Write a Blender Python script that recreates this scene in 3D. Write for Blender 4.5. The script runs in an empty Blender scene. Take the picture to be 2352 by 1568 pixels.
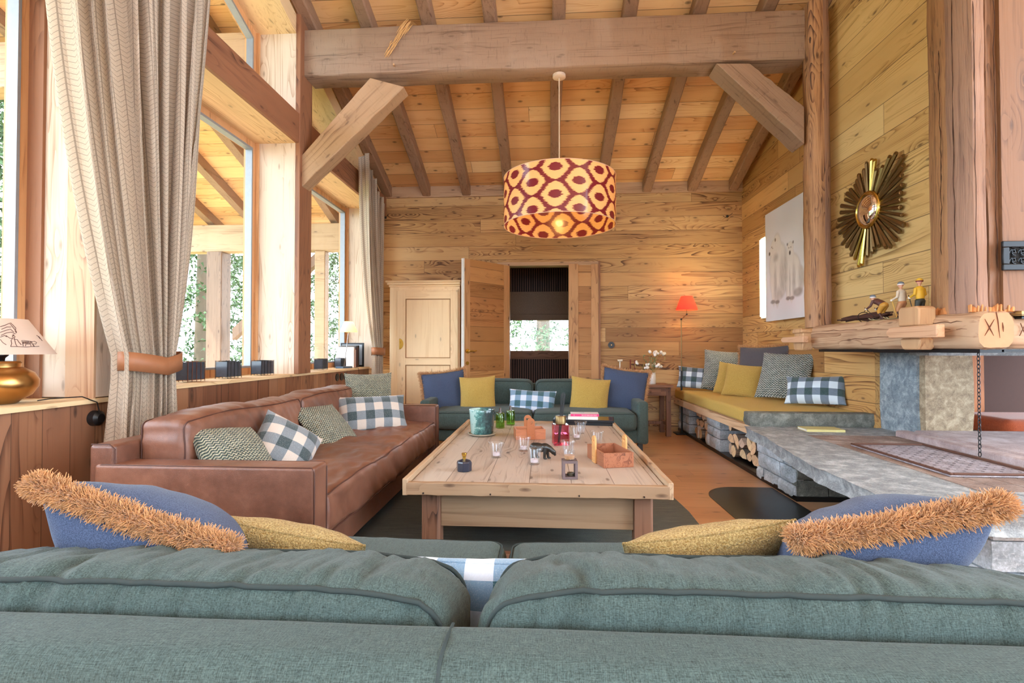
import bpy, math, random
from math import sin, cos, pi, radians, sqrt, atan2, floor
from mathutils import Vector, Matrix, noise
SC = bpy.context.scene
COL = SC.collection
random.seed(7)

# ---------------------------------------------------------------- camera, world, sun, exposure
YAW, PITCH, FPX = radians(3.65), radians(0.93), 1175.0
CAM = Vector((0, 0, 1.0))
cd = bpy.data.cameras.new('camera'); cam = bpy.data.objects.new('camera', cd); COL.objects.link(cam)
cd.sensor_width = 36; cd.lens = 36 * FPX / 2352; cd.clip_start = 0.05; cd.clip_end = 200
cam.location = CAM; cam.rotation_euler = (pi / 2 + PITCH, 0, YAW)
SC.camera = cam
FW = Vector((-sin(YAW) * cos(PITCH), cos(YAW) * cos(PITCH), sin(PITCH)))
RT = Vector((cos(YAW), sin(YAW), 0)); UP = RT.cross(FW)

def at(px, py, X=None, Y=None, Z=None):
    "the point where the sight line of a photo pixel meets a plane of the room"
    d = FW + RT * ((px - 1176) / FPX) + UP * ((784 - py) / FPX)
    if X is not None: t = (X - CAM.x) / d.x
    elif Y is not None: t = (Y - CAM.y) / d.y
    else: t = (Z - CAM.z) / d.z
    return CAM + d * t

w = bpy.data.worlds.new('sky'); SC.world = w; w.use_nodes = True
wn = w.node_tree
bg = wn.nodes['Background']; bg.inputs[0].default_value = (0.73, 0.865, 1.0, 1); bg.inputs[1].default_value = 8.0
sl = bpy.data.lights.new('sun', 'SUN'); sl.energy = 9; sl.angle = radians(1); sl.color = (1, .95, .84)
so = bpy.data.objects.new('sun', sl); COL.objects.link(so)
so.rotation_euler = (radians(12), radians(-22), 0)
SC.view_settings.view_transform = 'Standard'; SC.view_settings.look = 'None'
SC.view_settings.exposure = 0.45; SC.view_settings.gamma = 1; SC.view_settings.use_curve_mapping = False
SC.cycles.max_bounces = 10; SC.cycles.diffuse_bounces = 6; SC.cycles.transparent_max_bounces = 16
SC.cycles.use_denoising = True; SC.cycles.sample_clamp_indirect = 6
SC.cycles.caustics_reflective = False; SC.cycles.caustics_refractive = False

# ---------------------------------------------------------------- mesh helpers
class M:
    def __init__(s): s.v = []; s.f = []; s.mi = []; s.cur = 0; s.uv = None; s.xf = None
    def add(s, vs, fs):
        o = len(s.v)
        for p in vs:
            p = Vector(p)
            if s.xf is not None: p = s.xf @ p
            s.v.append(p)
        for f in fs: s.f.append([i + o for i in f]); s.mi.append(s.cur)
        return s
    def box(s, x0, x1, y0, y1, z0, z1):
        return s.add([(x, y, z) for z in (z0, z1) for y in (y0, y1) for x in (x0, x1)],
                     [(0, 2, 3, 1), (4, 5, 7, 6), (0, 1, 5, 4), (2, 6, 7, 3), (0, 4, 6, 2), (1, 3, 7, 5)])
    def prism(s, poly, a, b, axis='z'):
        n = len(poly)
        def P(u, v, t): return {'z': (u, v, t), 'x': (t, u, v), 'y': (u, t, v)}[axis]
        vs = [P(u, v, a) for u, v in poly] + [P(u, v, b) for u, v in poly]
        fs = [tuple(range(n))[::-1], tuple(range(n, 2 * n))] + [(i, (i + 1) % n, n + (i + 1) % n, n + i) for i in range(n)]
        return s.add(vs, fs)
    def hexa(s, a, b): # two quads of corners
        return s.add(list(a) + list(b), [(3, 2, 1, 0), (4, 5, 6, 7)] + [(i, (i + 1) % 4, 4 + (i + 1) % 4, 4 + i) for i in range(4)])
    def tube(s, path, r, n=8, cap=True, closed=False, flat=1.0):
        path = [Vector(p) for p in path]; k = len(path)
        rs = r if isinstance(r, (list, tuple)) else [r] * k
        vs = []; prev = None
        for i, p in enumerate(path):
            if closed: d = path[(i + 1) % k] - path[i - 1]
            else: d = path[min(i + 1, k - 1)] - path[max(i - 1, 0)]
            if d.length < 1e-9: d = Vector((0, 0, 1))
            d.normalize()
            if prev is None:
                a = Vector((0, 0, 1)) if abs(d.z) < .9 else Vector((1, 0, 0))
                u = d.cross(a).normalized()
            else:
                u = (prev - d * prev.dot(d))
                u = u.normalized() if u.length > 1e-6 else d.orthogonal().normalized()
            prev = u; v = d.cross(u)
            for j in range(n):
                t = 2 * pi * j / n
                vs.append(p + (u * cos(t) + v * sin(t) * flat) * rs[i])
        fs = []
        for i in range(k if closed else k - 1):
            a = i * n; b = ((i + 1) % k) * n
            for j in range(n): fs.append((a + j, a + (j + 1) % n, b + (j + 1) % n, b + j))
        if cap and not closed: fs += [tuple(range(n))[::-1], tuple(range((k - 1) * n, k * n))]
        return s.add(vs, fs)
    def lathe(s, prof, c=(0, 0, 0), n=32, close=False):
        c = Vector(c); vs = []; fs = []; k = len(prof)
        for r, z in prof:
            for j in range(n): vs.append(c + Vector((r * cos(2 * pi * j / n), r * sin(2 * pi * j / n), z)))
        for i in range(k if close else k - 1):
            a = i * n; b = ((i + 1) % k) * n
            for j in range(n): fs.append((a + j, a + (j + 1) % n, b + (j + 1) % n, b + j))
        if not close:
            if prof[0][0] > 1e-6: fs.append(tuple(range(n))[::-1])
            if prof[-1][0] > 1e-6: fs.append(tuple(range((k - 1) * n, k * n)))
        return s.add(vs, fs)
    def ell(s, c, r, n=14, rot=None):
        vs = []; fs = []; c = Vector(c)
        if not isinstance(r, (tuple, list)): r = (r, r, r)
        for i in range(n + 1):
            t = pi * i / n
            for j in range(2 * n):
                q = 2 * pi * j / (2 * n)
                p = Vector((r[0] * sin(t) * cos(q), r[1] * sin(t) * sin(q), r[2] * cos(t)))
                if rot is not None: p = rot @ p
                vs.append(c + p)
        for i in range(n):
            for j in range(2 * n):
                fs.append((i * 2 * n + j, (i + 1) * 2 * n + j, (i + 1) * 2 * n + (j + 1) % (2 * n), i * 2 * n + (j + 1) % (2 * n)))
        return s.add(vs, fs)
    def build(s, name, mats, parent=None, bevel=0, seg=2, smooth=40, weld=0, loc=None):
        me = bpy.data.meshes.new(name)
        me.from_pydata([tuple(p) for p in s.v], [], s.f)
        if weld:
            import bmesh
            bm = bmesh.new(); bm.from_mesh(me); bmesh.ops.remove_doubles(bm, verts=bm.verts, dist=weld)
            bmesh.ops.recalc_face_normals(bm, faces=bm.faces); bm.to_mesh(me); bm.free()
        if not isinstance(mats, (list, tuple)): mats = [mats]
        for m in mats: me.materials.append(m)
        if len(mats) > 1 and not weld: me.polygons.foreach_set('material_index', s.mi)
        me.validate(); me.update()
        if smooth:
            me.polygons.foreach_set('use_smooth', [True] * len(me.polygons))
            me.set_sharp_from_angle(angle=radians(smooth))
        o = bpy.data.objects.new(name, me); COL.objects.link(o)
        if loc is not None: o.location = loc
        if parent is not None: o.parent = parent
        if bevel:
            b = o.modifiers.new('bevel', 'BEVEL'); b.width = bevel; b.segments = seg; b.limit_method = 'ANGLE'; b.angle_limit = radians(35)
            b.harden_normals = False
        return o

def tag(o, label=None, cat=None, group=None, kind=None):
    if label: o['label'] = label
    if cat: o['category'] = cat
    if group: o['group'] = group
    if kind: o['kind'] = kind
    return o
def struct(o): o['kind'] = 'structure'; return o
def thing(name, label, cat, loc=(0, 0, 0), rz=0, group=None):
    o = bpy.data.objects.new(name, None); COL.objects.link(o); o.location = loc; o.rotation_euler = (0, 0, rz)
    o.empty_display_size = .1
    return tag(o, label, cat, group)
def dup(root, loc, rz=None, label=None, parent=None):
    r = root.copy(); COL.objects.link(r)
    if parent is None:
        r.location = loc
        if rz is not None: r.rotation_euler = (0, 0, rz)
        if label: r['label'] = label
    else: r.parent = parent
    for ch in list(root.children): dup(ch, None, parent=r)
    return r

# soft cushions: a box with rounded edges, crowned and creased
def soft(size, r, res=.025, deform=None, bm=None):
    hx, hy, hz = [a / 2 for a in size]; m = bm or M()
    def ticks(h):
        inner = h - r; n = max(2, int(2 * inner / res))
        e = [-h, -h + r * .12, -h + r * .3, -h + r * .55, -h + r * .8]
        c = [-inner + 2 * inner * i / n for i in range(n + 1)]
        return e + c + [-x for x in e[::-1]]
    T = [ticks(hx), ticks(hy), ticks(hz)]
    H = (hx, hy, hz)
    for ax in range(3):
        a, b = [(1, 2), (2, 0), (0, 1)][ax]
        for sgn in (-1, 1):
            vs = []; na, nb = len(T[a]), len(T[b])
            for u in T[a]:
                for v in T[b]:
                    p = [0, 0, 0]; p[ax] = sgn * H[ax]; p[a] = u; p[b] = v
                    vs.append(softpt(Vector(p), H, r, deform))
            fs = []
            for i in range(na - 1):
                for j in range(nb - 1):
                    q = (i * nb + j, (i + 1) * nb + j, (i + 1) * nb + j + 1, i * nb + j + 1)
                    fs.append(q if sgn > 0 else q[::-1])
            m.add(vs, fs)
    return m
def softpt(p, H, r, deform):
    q = Vector([max(-(h - r), min(h - r, c)) for c, h in zip(p, H)])
    d = p - q
    n = d.normalized() if d.length > 1e-9 else Vector((0, 0, 1))
    o = q + n * r
    return deform(o, n) if deform else o
def rrect(hx, hy, r, n=6, step=.03):
    pts = []
    for cx, cy, a0 in ((hx - r, hy - r, 0), (-hx + r, hy - r, 90), (-hx + r, -hy + r, 180), (hx - r, -hy + r, 270)):
        for i in range(n + 1):
            a = radians(a0 + 90 * i / n); pts.append((cx + r * cos(a), cy + r * sin(a)))
    out = []
    for i in range(len(pts)):
        a = pts[i]; b = pts[(i + 1) % len(pts)]; L = math.dist(a, b); k = max(1, int(L / step))
        for j in range(k): out.append((a[0] + (b[0] - a[0]) * j / k, a[1] + (b[1] - a[1]) * j / k))
    return out

# ---------------------------------------------------------------- materials
def lin(c):
    c = c if isinstance(c, (tuple, list)) else tuple(int(c[i:i + 2], 16) for i in (0, 2, 4))
    return tuple((x / 255 / 12.92) if x / 255 <= .04045 else ((x / 255 + .055) / 1.055) ** 2.4 for x in c) + (1,)
class G:
    def __init__(s, name):
        s.m = bpy.data.materials.new(name); s.m.use_nodes = True; s.t = s.m.node_tree
        s.b = s.t.nodes['Principled BSDF']; s.out = s.t.nodes['Material Output']
        s.tc = s.t.nodes.new('ShaderNodeTexCoord')
    def put(s, sock, val):
        if isinstance(val, bpy.types.NodeSocket): s.t.links.new(val, sock)
        else: sock.default_value = val
    def n(s, typ, ins=None, out=0, **kw):
        nd = s.t.nodes.new('ShaderNode' + typ)
        for k, v in kw.items(): setattr(nd, k, v)
        for k, v in (ins or {}).items(): s.put(nd.inputs[k], v)
        return nd.outputs[out]
    def m_(s, op, a, b=0.0, c=0.0, clamp=False):
        nd = s.t.nodes.new('ShaderNodeMath'); nd.operation = op; nd.use_clamp = clamp
        s.put(nd.inputs[0], a); s.put(nd.inputs[1], b); s.put(nd.inputs[2], c); return nd.outputs[0]
    def mix(s, f, a, b, mode='MIX'):
        nd = s.t.nodes.new('ShaderNodeMix'); nd.data_type = 'RGBA'; nd.blend_type = mode; nd.clamp_factor = True
        s.put(nd.inputs[0], f); s.put(nd.inputs[6], a); s.put(nd.inputs[7], b); return nd.outputs[2]
    def sep(s, v): 
        nd = s.t.nodes.new('ShaderNodeSeparateXYZ'); s.put(nd.inputs[0], v); return nd.outputs
    def comb(s, x, y, z):
        nd = s.t.nodes.new('ShaderNodeCombineXYZ'); s.put(nd.inputs[0], x); s.put(nd.inputs[1], y); s.put(nd.inputs[2], z); return nd.outputs[0]
    def ramp(s, f, stops):
        nd = s.t.nodes.new('ShaderNodeValToRGB'); s.put(nd.inputs[0], f); e = nd.color_ramp.elements
        while len(e) < len(stops): e.new(.5)
        for el, (p, c) in zip(e, stops): el.position = p; el.color = c if len(c) == 4 else lin(c)
        return nd.outputs[0]
    def noise(s, v, scale, detail=2, rough=.5, dist=0, out=0):
        return s.n('TexNoise', {'Vector': v, 'Scale': scale, 'Detail': detail, 'Roughness': rough, 'Distortion': dist}, out)
    def bump(s, h, strength=.3, dist=.01, prev=None):
        nd = s.t.nodes.new('ShaderNodeBump'); s.put(nd.inputs['Height'], h)
        nd.inputs['Strength'].default_value = strength; nd.inputs['Distance'].default_value = dist
        if prev is not None: s.put(nd.inputs['Normal'], prev)
        return nd.outputs[0]
    def fin(s, col=None, rough=None, bump=None, **kw):
        if col is not None: s.put(s.b.inputs['Base Color'], col)
        if rough is not None: s.put(s.b.inputs['Roughness'], rough)
        if bump is not None: s.put(s.b.inputs['Normal'], bump)
        for k, v in kw.items(): s.put(s.b.inputs[k.replace('_', ' ')], v)
        return s.m

def soften(c, s=.24, up=1.08):
    l = sum(c[:3]) / 3; return tuple(min(250, (x + (l - x) * s) * up) for x in c[:3])
def wood(name, light, mid, dark, grain='x', plank=None, width=.16, length=0, tones=None, rings=26, gap=.012, rough=.6, knots=.5, gapdark=.25, contrast=.75, fine=.35, rough_bump=.25, scl=1.0, off=0.0, saw=0.0, sat=.24):
    light, mid, dark = soften(light, sat), soften(mid, sat), soften(dark, sat)
    g = G(name); X, Y, Z = g.sep(g.tc.outputs['Object'])[:3]
    ax = {'x': X, 'y': Y, 'z': Z}; gr = ax[grain]; oth = [ax[k] for k in 'xyz' if k != grain]
    rnd = g.n('ObjectInfo', out=5) if off == 0 else off
    rnd = g.m_('MULTIPLY', rnd, 31.0)
    if plank:
        v = g.m_('DIVIDE', g.m_('ADD', ax[plank], 50.0), width); idx = g.m_('FLOOR', v); fr = g.m_('FRACT', v)  # glaze runs paler to the left, darker to the right
        wn_ = g.n('TexWhiteNoise', {'W': idx}, out=0, noise_dimensions='1D')
        if length:
            lu = g.m_('ADD', g.m_('DIVIDE', g.m_('ADD', gr, 50.0), length), g.m_('MULTIPLY', wn_, 7.3)); li = g.m_('FLOOR', lu); lf = g.m_('FRACT', lu)
            wn_ = g.n('TexWhiteNoise', {'Vector': g.comb(idx, li, 3.0)}, out=0, noise_dimensions='3D')
        rnd = g.m_('ADD', rnd, g.m_('MULTIPLY', wn_, 53.0))
        e = g.m_('MINIMUM', fr, g.m_('SUBTRACT', 1.0, fr)); gapm = g.m_('LESS_THAN', e, gap)
        if length:
            e2 = g.m_('MINIMUM', lf, g.m_('SUBTRACT', 1.0, lf)); gapm = g.m_('MAXIMUM', gapm, g.m_('LESS_THAN', e2, gap * width / length * .8))
    else: wn_ = .5; gapm = None
    # knots first: they bend the year rings around them
    kv = g.comb(g.m_('ADD', g.m_('MULTIPLY', gr, 1.9), rnd), g.m_('ADD', g.m_('MULTIPLY', g.m_('ADD', oth[0], oth[1]), 5.5), g.m_('MULTIPLY', rnd, 1.7)), 0.0)
    vo = g.n('TexVoronoi', {'Vector': kv, 'Scale': 1.0, 'Randomness': 1.0}, out=0, voronoi_dimensions='2D')
    kn = g.m_('SUBTRACT', 1.0, g.m_('DIVIDE', vo, .055), clamp=True); halo = g.m_('SUBTRACT', 1.0, g.m_('DIVIDE', vo, .30), clamp=True)
    vec = g.comb(g.m_('ADD', g.m_('MULTIPLY', gr, .42 * scl), rnd), g.m_('ADD', g.m_('MULTIPLY', oth[0], 5.2 * scl), rnd), g.m_('MULTIPLY', oth[1], 5.2 * scl))
    nz = g.m_('ADD', g.noise(vec, 1.0, 1.0, .4, .25), g.m_('MULTIPLY', halo, .10 if knots else 0.0))
    ring = g.m_('FRACT', g.m_('MULTIPLY', nz, float(rings)))
    ring = g.m_('POWER', ring, 2.2)
    fv = g.comb(g.m_('ADD', g.m_('MULTIPLY', gr, 2.2), rnd), g.m_('MULTIPLY', oth[0], 95.0), g.m_('MULTIPLY', oth[1], 95.0))
    fn = g.noise(fv, 1.0, 4, .65)
    st = g.noise(g.comb(g.m_('ADD', g.m_('MULTIPLY', gr, .8), rnd), g.m_('MULTIPLY', oth[0], 26.0), g.m_('MULTIPLY', oth[1], 26.0)), 1.0, 3, .6)
    msk = g.noise(g.comb(g.m_('ADD', g.m_('MULTIPLY', gr, .9), rnd), g.m_('ADD', g.m_('MULTIPLY', oth[0], 4.0), rnd), g.m_('MULTIPLY', oth[1], 4.0)), 1.0, 2, .5)
    rm = g.m_('MULTIPLY', g.m_('SUBTRACT', msk, .34), 3.2, clamp=True)
    f = g.m_('ADD', g.m_('MULTIPLY', g.m_('MULTIPLY', ring, contrast * .85), rm), g.m_('ADD', g.m_('MULTIPLY', g.m_('SUBTRACT', fn, .45), fine * 2.2), g.m_('MULTIPLY', g.m_('SUBTRACT', st, .42), 1.5)), clamp=True)
    col = g.ramp(f, [(0, light), (.3, light), (.68, mid), (1, dark)])
    big = g.noise(g.comb(g.m_('MULTIPLY', gr, 1.3), g.m_('ADD', g.m_('MULTIPLY', oth[0], 6.0), rnd), g.m_('MULTIPLY', oth[1], 6.0)), 1.0, 3, .6)
    col = g.mix(g.m_('MULTIPLY', g.m_('SUBTRACT', big, .48), 2.4, clamp=True), col, g.mix(.6, col, lin(mid)))
    if tones:
        tc = g.ramp(wn_, [(i / max(1, len(tones) - 1), soften(t, .15, 1.0)) for i, t in enumerate(tones)])
        col = g.mix(1.0, col, tc, 'MULTIPLY')
    if knots:
        col = g.mix(g.m_('MULTIPLY', halo, .35 * knots), col, lin(dark))
        col = g.mix(g.m_('MULTIPLY', g.m_('POWER', kn, .5), min(1.0, knots * 1.5)), col, lin((64, 38, 24)))
    if gapm is not None: col = g.mix(g.m_('MULTIPLY', gapm, 1 - gapdark), col, lin((60, 38, 24)))
    h = g.m_('ADD', g.m_('MULTIPLY', f, -.6), g.m_('MULTIPLY', big, .5))
    if saw:
        sv = g.comb(g.m_('MULTIPLY', gr, 55.0), g.m_('MULTIPLY', oth[0], 9.0), g.m_('MULTIPLY', oth[1], 9.0))
        sn = g.noise(sv, 1.0, 3, .7); h = g.m_('ADD', h, g.m_('MULTIPLY', sn, saw * .6))
        col = g.mix(g.m_('MULTIPLY', g.m_('SUBTRACT', .43, sn), 2.2, clamp=True), col, lin(dark))
    if gapm is not None: h = g.m_('SUBTRACT', h, g.m_('MULTIPLY', gapm, 2.0))
    return g.fin(col, rough, g.bump(h, rough_bump, .004))

def fabric(name, c1, c2, scale=260, bump=.3, rough=.95, sheen=.3, blotch=.25, c3=None, weave=True, dist=.002):
    g = G(name); co = g.tc.outputs['Object']; X, Y, Z = g.sep(co)[:3]
    n1 = g.noise(co, scale, 2, .7); n2 = g.noise(co, 5, 3, .6)
    # threads run in two directions
    t1 = g.noise(g.comb(g.m_('MULTIPLY', X, 60.0), g.m_('MULTIPLY', Y, float(scale * 3)), g.m_('MULTIPLY', Z, float(scale * 3))), 1, 1)
    t2 = g.noise(g.comb(g.m_('MULTIPLY', X, float(scale * 3)), g.m_('MULTIPLY', Y, 60.0), g.m_('MULTIPLY', Z, 60.0)), 1, 1)
    th = g.m_('MULTIPLY', g.m_('ADD', t1, t2), .5) if weave else n1
    f = g.m_('MULTIPLY', g.m_('SUBTRACT', g.m_('ADD', g.m_('MULTIPLY', th, .6), g.m_('MULTIPLY', n1, .4)), .36), 3.4, clamp=True)
    col = g.mix(f, lin(c1), lin(c2))
    if c3: col = g.mix(g.m_('MULTIPLY', g.m_('SUBTRACT', n2, .45), blotch * 4, clamp=True), col, lin(c3))
    return g.fin(col, rough, g.bump(g.m_('ADD', f, g.m_('MULTIPLY', n1, .5)), bump, dist), Sheen_Weight=sheen, Sheen_Roughness=.4)

def plain(name, c, rough=.5, metal=0, noise_amt=.08, scale=30, bump=0, **kw):
    g = G(name); co = g.tc.outputs['Object']; n = g.noise(co, scale, 3, .6)
    c = lin(c); d = tuple(x * (1 - noise_amt * 2.5) for x in c[:3]) + (1,)
    col = g.mix(n, d, c)
    return g.fin(col, rough, g.bump(n, bump, .003) if bump else None, Metallic=metal, **kw)

def emit(name, c, s):
    g = G(name); return g.fin(lin(c), .8, None, Emission_Color=lin(c), Emission_Strength=s)

def thin_glass(name, tint=(1, 1, 1, 1), gl=.05, rough=0.0, k=.6):
    g = G(name); t = g.n('BsdfTransparent', {'Color': tint}); gs = g.n('BsdfGlossy', {'Color': (1, 1, 1, 1), 'Roughness': rough})
    nd = g.t.nodes.new('ShaderNodeLayerWeight'); nd.inputs[0].default_value = .5
    fr = g.m_('MULTIPLY', g.m_('POWER', nd.outputs['Facing'], 4.0), k)
    mx = g.n('MixShader', {0: g.m_('ADD', fr, gl, clamp=True), 1: t, 2: gs})
    g.t.links.new(mx, g.out.inputs[0]); return g.m

def plaid(name, light, mid, dark, p=.11, c4=None, ph=(0.0, 0.0)):
    g = G(name); co = g.tc.outputs['Object']; X, Y, Z = g.sep(co)[:3]
    def st(a, ph):
        f = g.m_('FRACT', g.m_('ADD', g.m_('DIVIDE', a, p), 10.0 + ph)); return g.m_('GREATER_THAN', f, .5)
    sx, sy = st(X, ph[0]), st(Y, ph[1])
    both = g.m_('MULTIPLY', sx, sy); one = g.m_('MAXIMUM', sx, sy)
    col = g.mix(one, lin(light), lin(mid))
    if c4: col = g.mix(g.m_('MULTIPLY', sy, g.m_('SUBTRACT', 1.0, sx)), col, lin(c4))
    col = g.mix(both, col, lin(dark))
    n = g.noise(co, 400, 2, .7); tw = g.m_('SINE', g.m_('MULTIPLY', g.m_('ADD', X, Y), 1800.0))
    col = g.mix(g.m_('MULTIPLY', g.m_('SUBTRACT', n, .5), .9, clamp=True), col, (.9, .93, .95, 1))
    return g.fin(col, .95, g.bump(g.m_('ADD', n, g.m_('MULTIPLY', tw, .3)), .25, .002), Sheen_Weight=.3)

def knit(name, c1, c2, rows=95, cols=70, bias=0.0, bmp=.9):
    g = G(name); co = g.tc.outputs['Object']; X, Y, Z = g.sep(co)[:3]
    zz = g.m_('MULTIPLY', g.m_('SINE', g.m_('MULTIPLY', X, float(cols) * 2 * pi)), .28)
    a = g.m_('SINE', g.m_('MULTIPLY', g.m_('ADD', g.m_('MULTIPLY', Y, float(rows)), zz), 2 * pi))
    n = g.noise(co, 120, 2, .7); n3 = g.noise(co, 18, 2, .6)
    f = g.m_('ADD', g.m_('ADD', g.m_('MULTIPLY', a, .5), .5 + bias), g.m_('MULTIPLY', g.m_('SUBTRACT', n, .5), 1.6), clamp=True)
    col = g.mix(f, lin(c1), lin(c2)); col = g.mix(g.m_('MULTIPLY', g.m_('SUBTRACT', n3, .5), 1.5, clamp=True), col, lin(c1))
    return g.fin(col, .95, g.bump(g.m_('ADD', a, n), bmp, .004), Sheen_Weight=.2)

def stone(name, c1, c2, c3, scale=9, fine=160, bump=.5, rough=.8, streak=None):
    g = G(name); co = g.tc.outputs['Object']
    v = co
    if streak: X, Y, Z = g.sep(co)[:3]; v = g.comb(g.m_('MULTIPLY', X, streak[0]), g.m_('MULTIPLY', Y, streak[1]), g.m_('MULTIPLY', Z, streak[2]))
    a = g.noise(v, scale, 5, .65, .4); b = g.noise(co, fine, 3, .7)
    col = g.ramp(a, [(.3, c1), (.5, c2), (.7, c3)])
    col = g.mix(g.m_('MULTIPLY', g.m_('SUBTRACT', b, .5), 2.6, clamp=True), col, lin(c3))
    col = g.mix(g.m_('MULTIPLY', g.m_('SUBTRACT', .47, b), 2.6, clamp=True), col, lin(c1))
    return g.fin(col, rough, g.bump(g.m_('ADD', g.m_('MULTIPLY', a, 1.0), g.m_('MULTIPLY', b, .35)), bump, .012))

def leather(name):
    g = G(name); co = g.tc.outputs['Object']; a = g.noise(co, 4, 4, .6, .3); b = g.noise(co, 28, 4, .7)
    vo = g.n('TexVoronoi', {'Vector': co, 'Scale': 420.0}, out=0)
    col = g.ramp(g.m_('ADD', g.m_('MULTIPLY', a, .7), g.m_('MULTIPLY', b, .3)), [(.3, (88, 54, 40)), (.5, (118, 76, 58)), (.72, (146, 100, 78))])
    h = g.m_('ADD', g.m_('MULTIPLY', vo, .25), g.m_('MULTIPLY', g.noise(g.comb(*[g.m_('MULTIPLY', q, k) for q, k in zip(g.sep(co)[:3], (9.0, 26.0, 9.0))]), 1, 3, .6, .8), .8))
    return g.fin(col, g.ramp(b, [(.3, (.34,) * 3 + (1,)), (.7, (.5,) * 3 + (1,))]), g.bump(h, .3, .006), Coat_Weight=.15, Coat_Roughness=.35)

# ---------------------------------------------------------------- the materials of the room
PINE = ((226, 172, 98), (202, 142, 74), (140, 86, 42))
TN = [(250, 246, 234), (208, 188, 160), (240, 226, 200), (184, 158, 130), (250, 240, 222), (222, 194, 166)]
W = {}
W['ceil'] = wood('ceiling boards', (246, 208, 160), (226, 176, 122), (150, 100, 62), 'x', 'y', .19, 4.7, [(255, 246, 225), (230, 190, 150), (255, 236, 200), (205, 160, 118), (250, 220, 180), (255, 250, 232)], off=1.0, rings=22)
W['backw'] = wood('back wall boards', (216, 170, 106), (186, 132, 76), (108, 68, 38), 'x', 'z', .175, 4.1, TN, off=1.0, contrast=1.25, fine=.45, sat=.3)
W['sidew'] = wood('side wall boards', (226, 176, 98), (206, 148, 72), (138, 88, 42), 'y', 'z', .2, 4.4, TN, off=1.0, contrast=1.25, fine=.45, sat=.3)
W['hood'] = wood('hood boards', (224, 190, 120), (200, 160, 88), (140, 104, 52), 'y', 'z', .215, 3.9, [(255, 250, 236), (238, 224, 196), (250, 242, 218), (230, 212, 180)], off=1.0, contrast=1.0, sat=.34)
W['hoodv'] = wood('upright red boards', (136, 94, 58), (110, 72, 42), (72, 44, 26), 'z', 'x', .17, 0, [(255, 250, 240), (235, 210, 190), (250, 236, 220)], off=1.0)
W['panel'] = wood('brown panelling', (172, 120, 84), (134, 86, 56), (76, 44, 28), 'z', 'y', .125, 0, [(255, 240, 225), (205, 170, 150), (240, 215, 190), (180, 145, 125), (255, 235, 210)], off=1.0, contrast=1.0, knots=.9, sat=.3)
W['frame'] = wood('window frame wood', (214, 152, 92), (184, 118, 62), (126, 72, 36), 'z', rings=14, knots=.2)
W['jamb'] = wood('pale pier wood', (206, 182, 156), (182, 150, 120), (160, 104, 62), 'z', rings=20, knots=.3)
W['jambY'] = wood('pale reveal wood', (226, 188, 132), (204, 160, 104), (160, 106, 56), 'y', rings=20, knots=.3)
W['dark'] = wood('dark post wood', (150, 92, 56), (120, 70, 42), (76, 42, 24), 'z', rings=16, knots=.5)
W['darkY'] = wood('dark beam wood', (152, 92, 56), (122, 70, 42), (76, 42, 24), 'y', rings=16, knots=.5)
W['purlin'] = wood('hewn purlin', (152, 120, 94), (122, 92, 70), (76, 54, 42), 'x', rings=12, knots=.3, rough_bump=.5, contrast=.45, saw=1.2, fine=.6)
W['brace'] = wood('hewn brace', (174, 134, 92), (142, 104, 68), (108, 76, 52), 'x', rings=12, knots=.4, rough_bump=.5, contrast=.5, saw=.9, fine=.5)
W['rafter'] = wood('brown rafter', (150, 112, 84), (124, 88, 62), (84, 56, 38), 'y', rings=10, knots=.5, contrast=.5, fine=.5, saw=.4)
W['post'] = wood('log post', (186, 134, 86), (140, 92, 60), (74, 48, 38), 'z', rings=22, knots=.6, rough_bump=.8, contrast=1.0, fine=.9, scl=1.4)
W['post2'] = wood('weathered post face', (160, 120, 98), (124, 90, 76), (72, 48, 42), 'z', rings=12, knots=.4, rough_bump=.7, contrast=.7, fine=.8, scl=1.4)
W['post3'] = wood('dark rough post face', (136, 92, 60), (104, 66, 42), (56, 34, 24), 'z', rings=26, knots=.6, rough_bump=.9, contrast=1.0, fine=.9, scl=1.4)
W['log'] = wood('mantel log', (190, 152, 114), (156, 114, 80), (108, 68, 42), 'y', rings=14, knots=.5, rough_bump=.6, contrast=.7, fine=.6, scl=1.3)
W['logx'] = wood('cross log', (186, 144, 104), (154, 110, 74), (108, 68, 42), 'x', rings=14, knots=.5, rough_bump=.6, contrast=.7, fine=.6, scl=1.3)
W['peg'] = wood('peg wood', (196, 150, 100), (166, 116, 72), (124, 76, 46), 'z', rings=10, knots=.4, contrast=.6, scl=2)
W['wedge'] = wood('wedge wood', (204, 154, 112), (178, 124, 84), (140, 90, 58), 'y', rings=10, knots=.1, contrast=.6, scl=2)
W['endg'] = plain('end grain', (204, 152, 112), .8, scale=14, noise_amt=.12)
W['floor'] = wood('oak floor', (222, 178, 138), (200, 150, 108), (140, 96, 64), 'x', 'y', .21, 1.9, [(255, 248, 235), (226, 196, 168), (250, 230, 205), (236, 210, 180)], off=1.0, rings=14, rough=.32, gap=.006, gapdark=.5, contrast=.5, rough_bump=.1, sat=.3)
W['armoire'] = wood('bleached pine', (240, 206, 152), (226, 184, 122), (176, 128, 74), 'z', rings=16, knots=.25, contrast=.45, fine=.25)
W['armoireX'] = wood('bleached pine rail', (240, 206, 152), (224, 182, 120), (176, 128, 74), 'x', rings=16, knots=.25, contrast=.45, fine=.25)
W['doorx'] = wood('door boards', (208, 150, 88), (182, 122, 66), (120, 74, 38), 'x', 'z', .175, 0, TN, off=1.0, contrast=.85)
W['doorz'] = wood('door stile', (198, 140, 82), (170, 112, 62), (112, 68, 36), 'z', rings=14, knots=.6)
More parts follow.
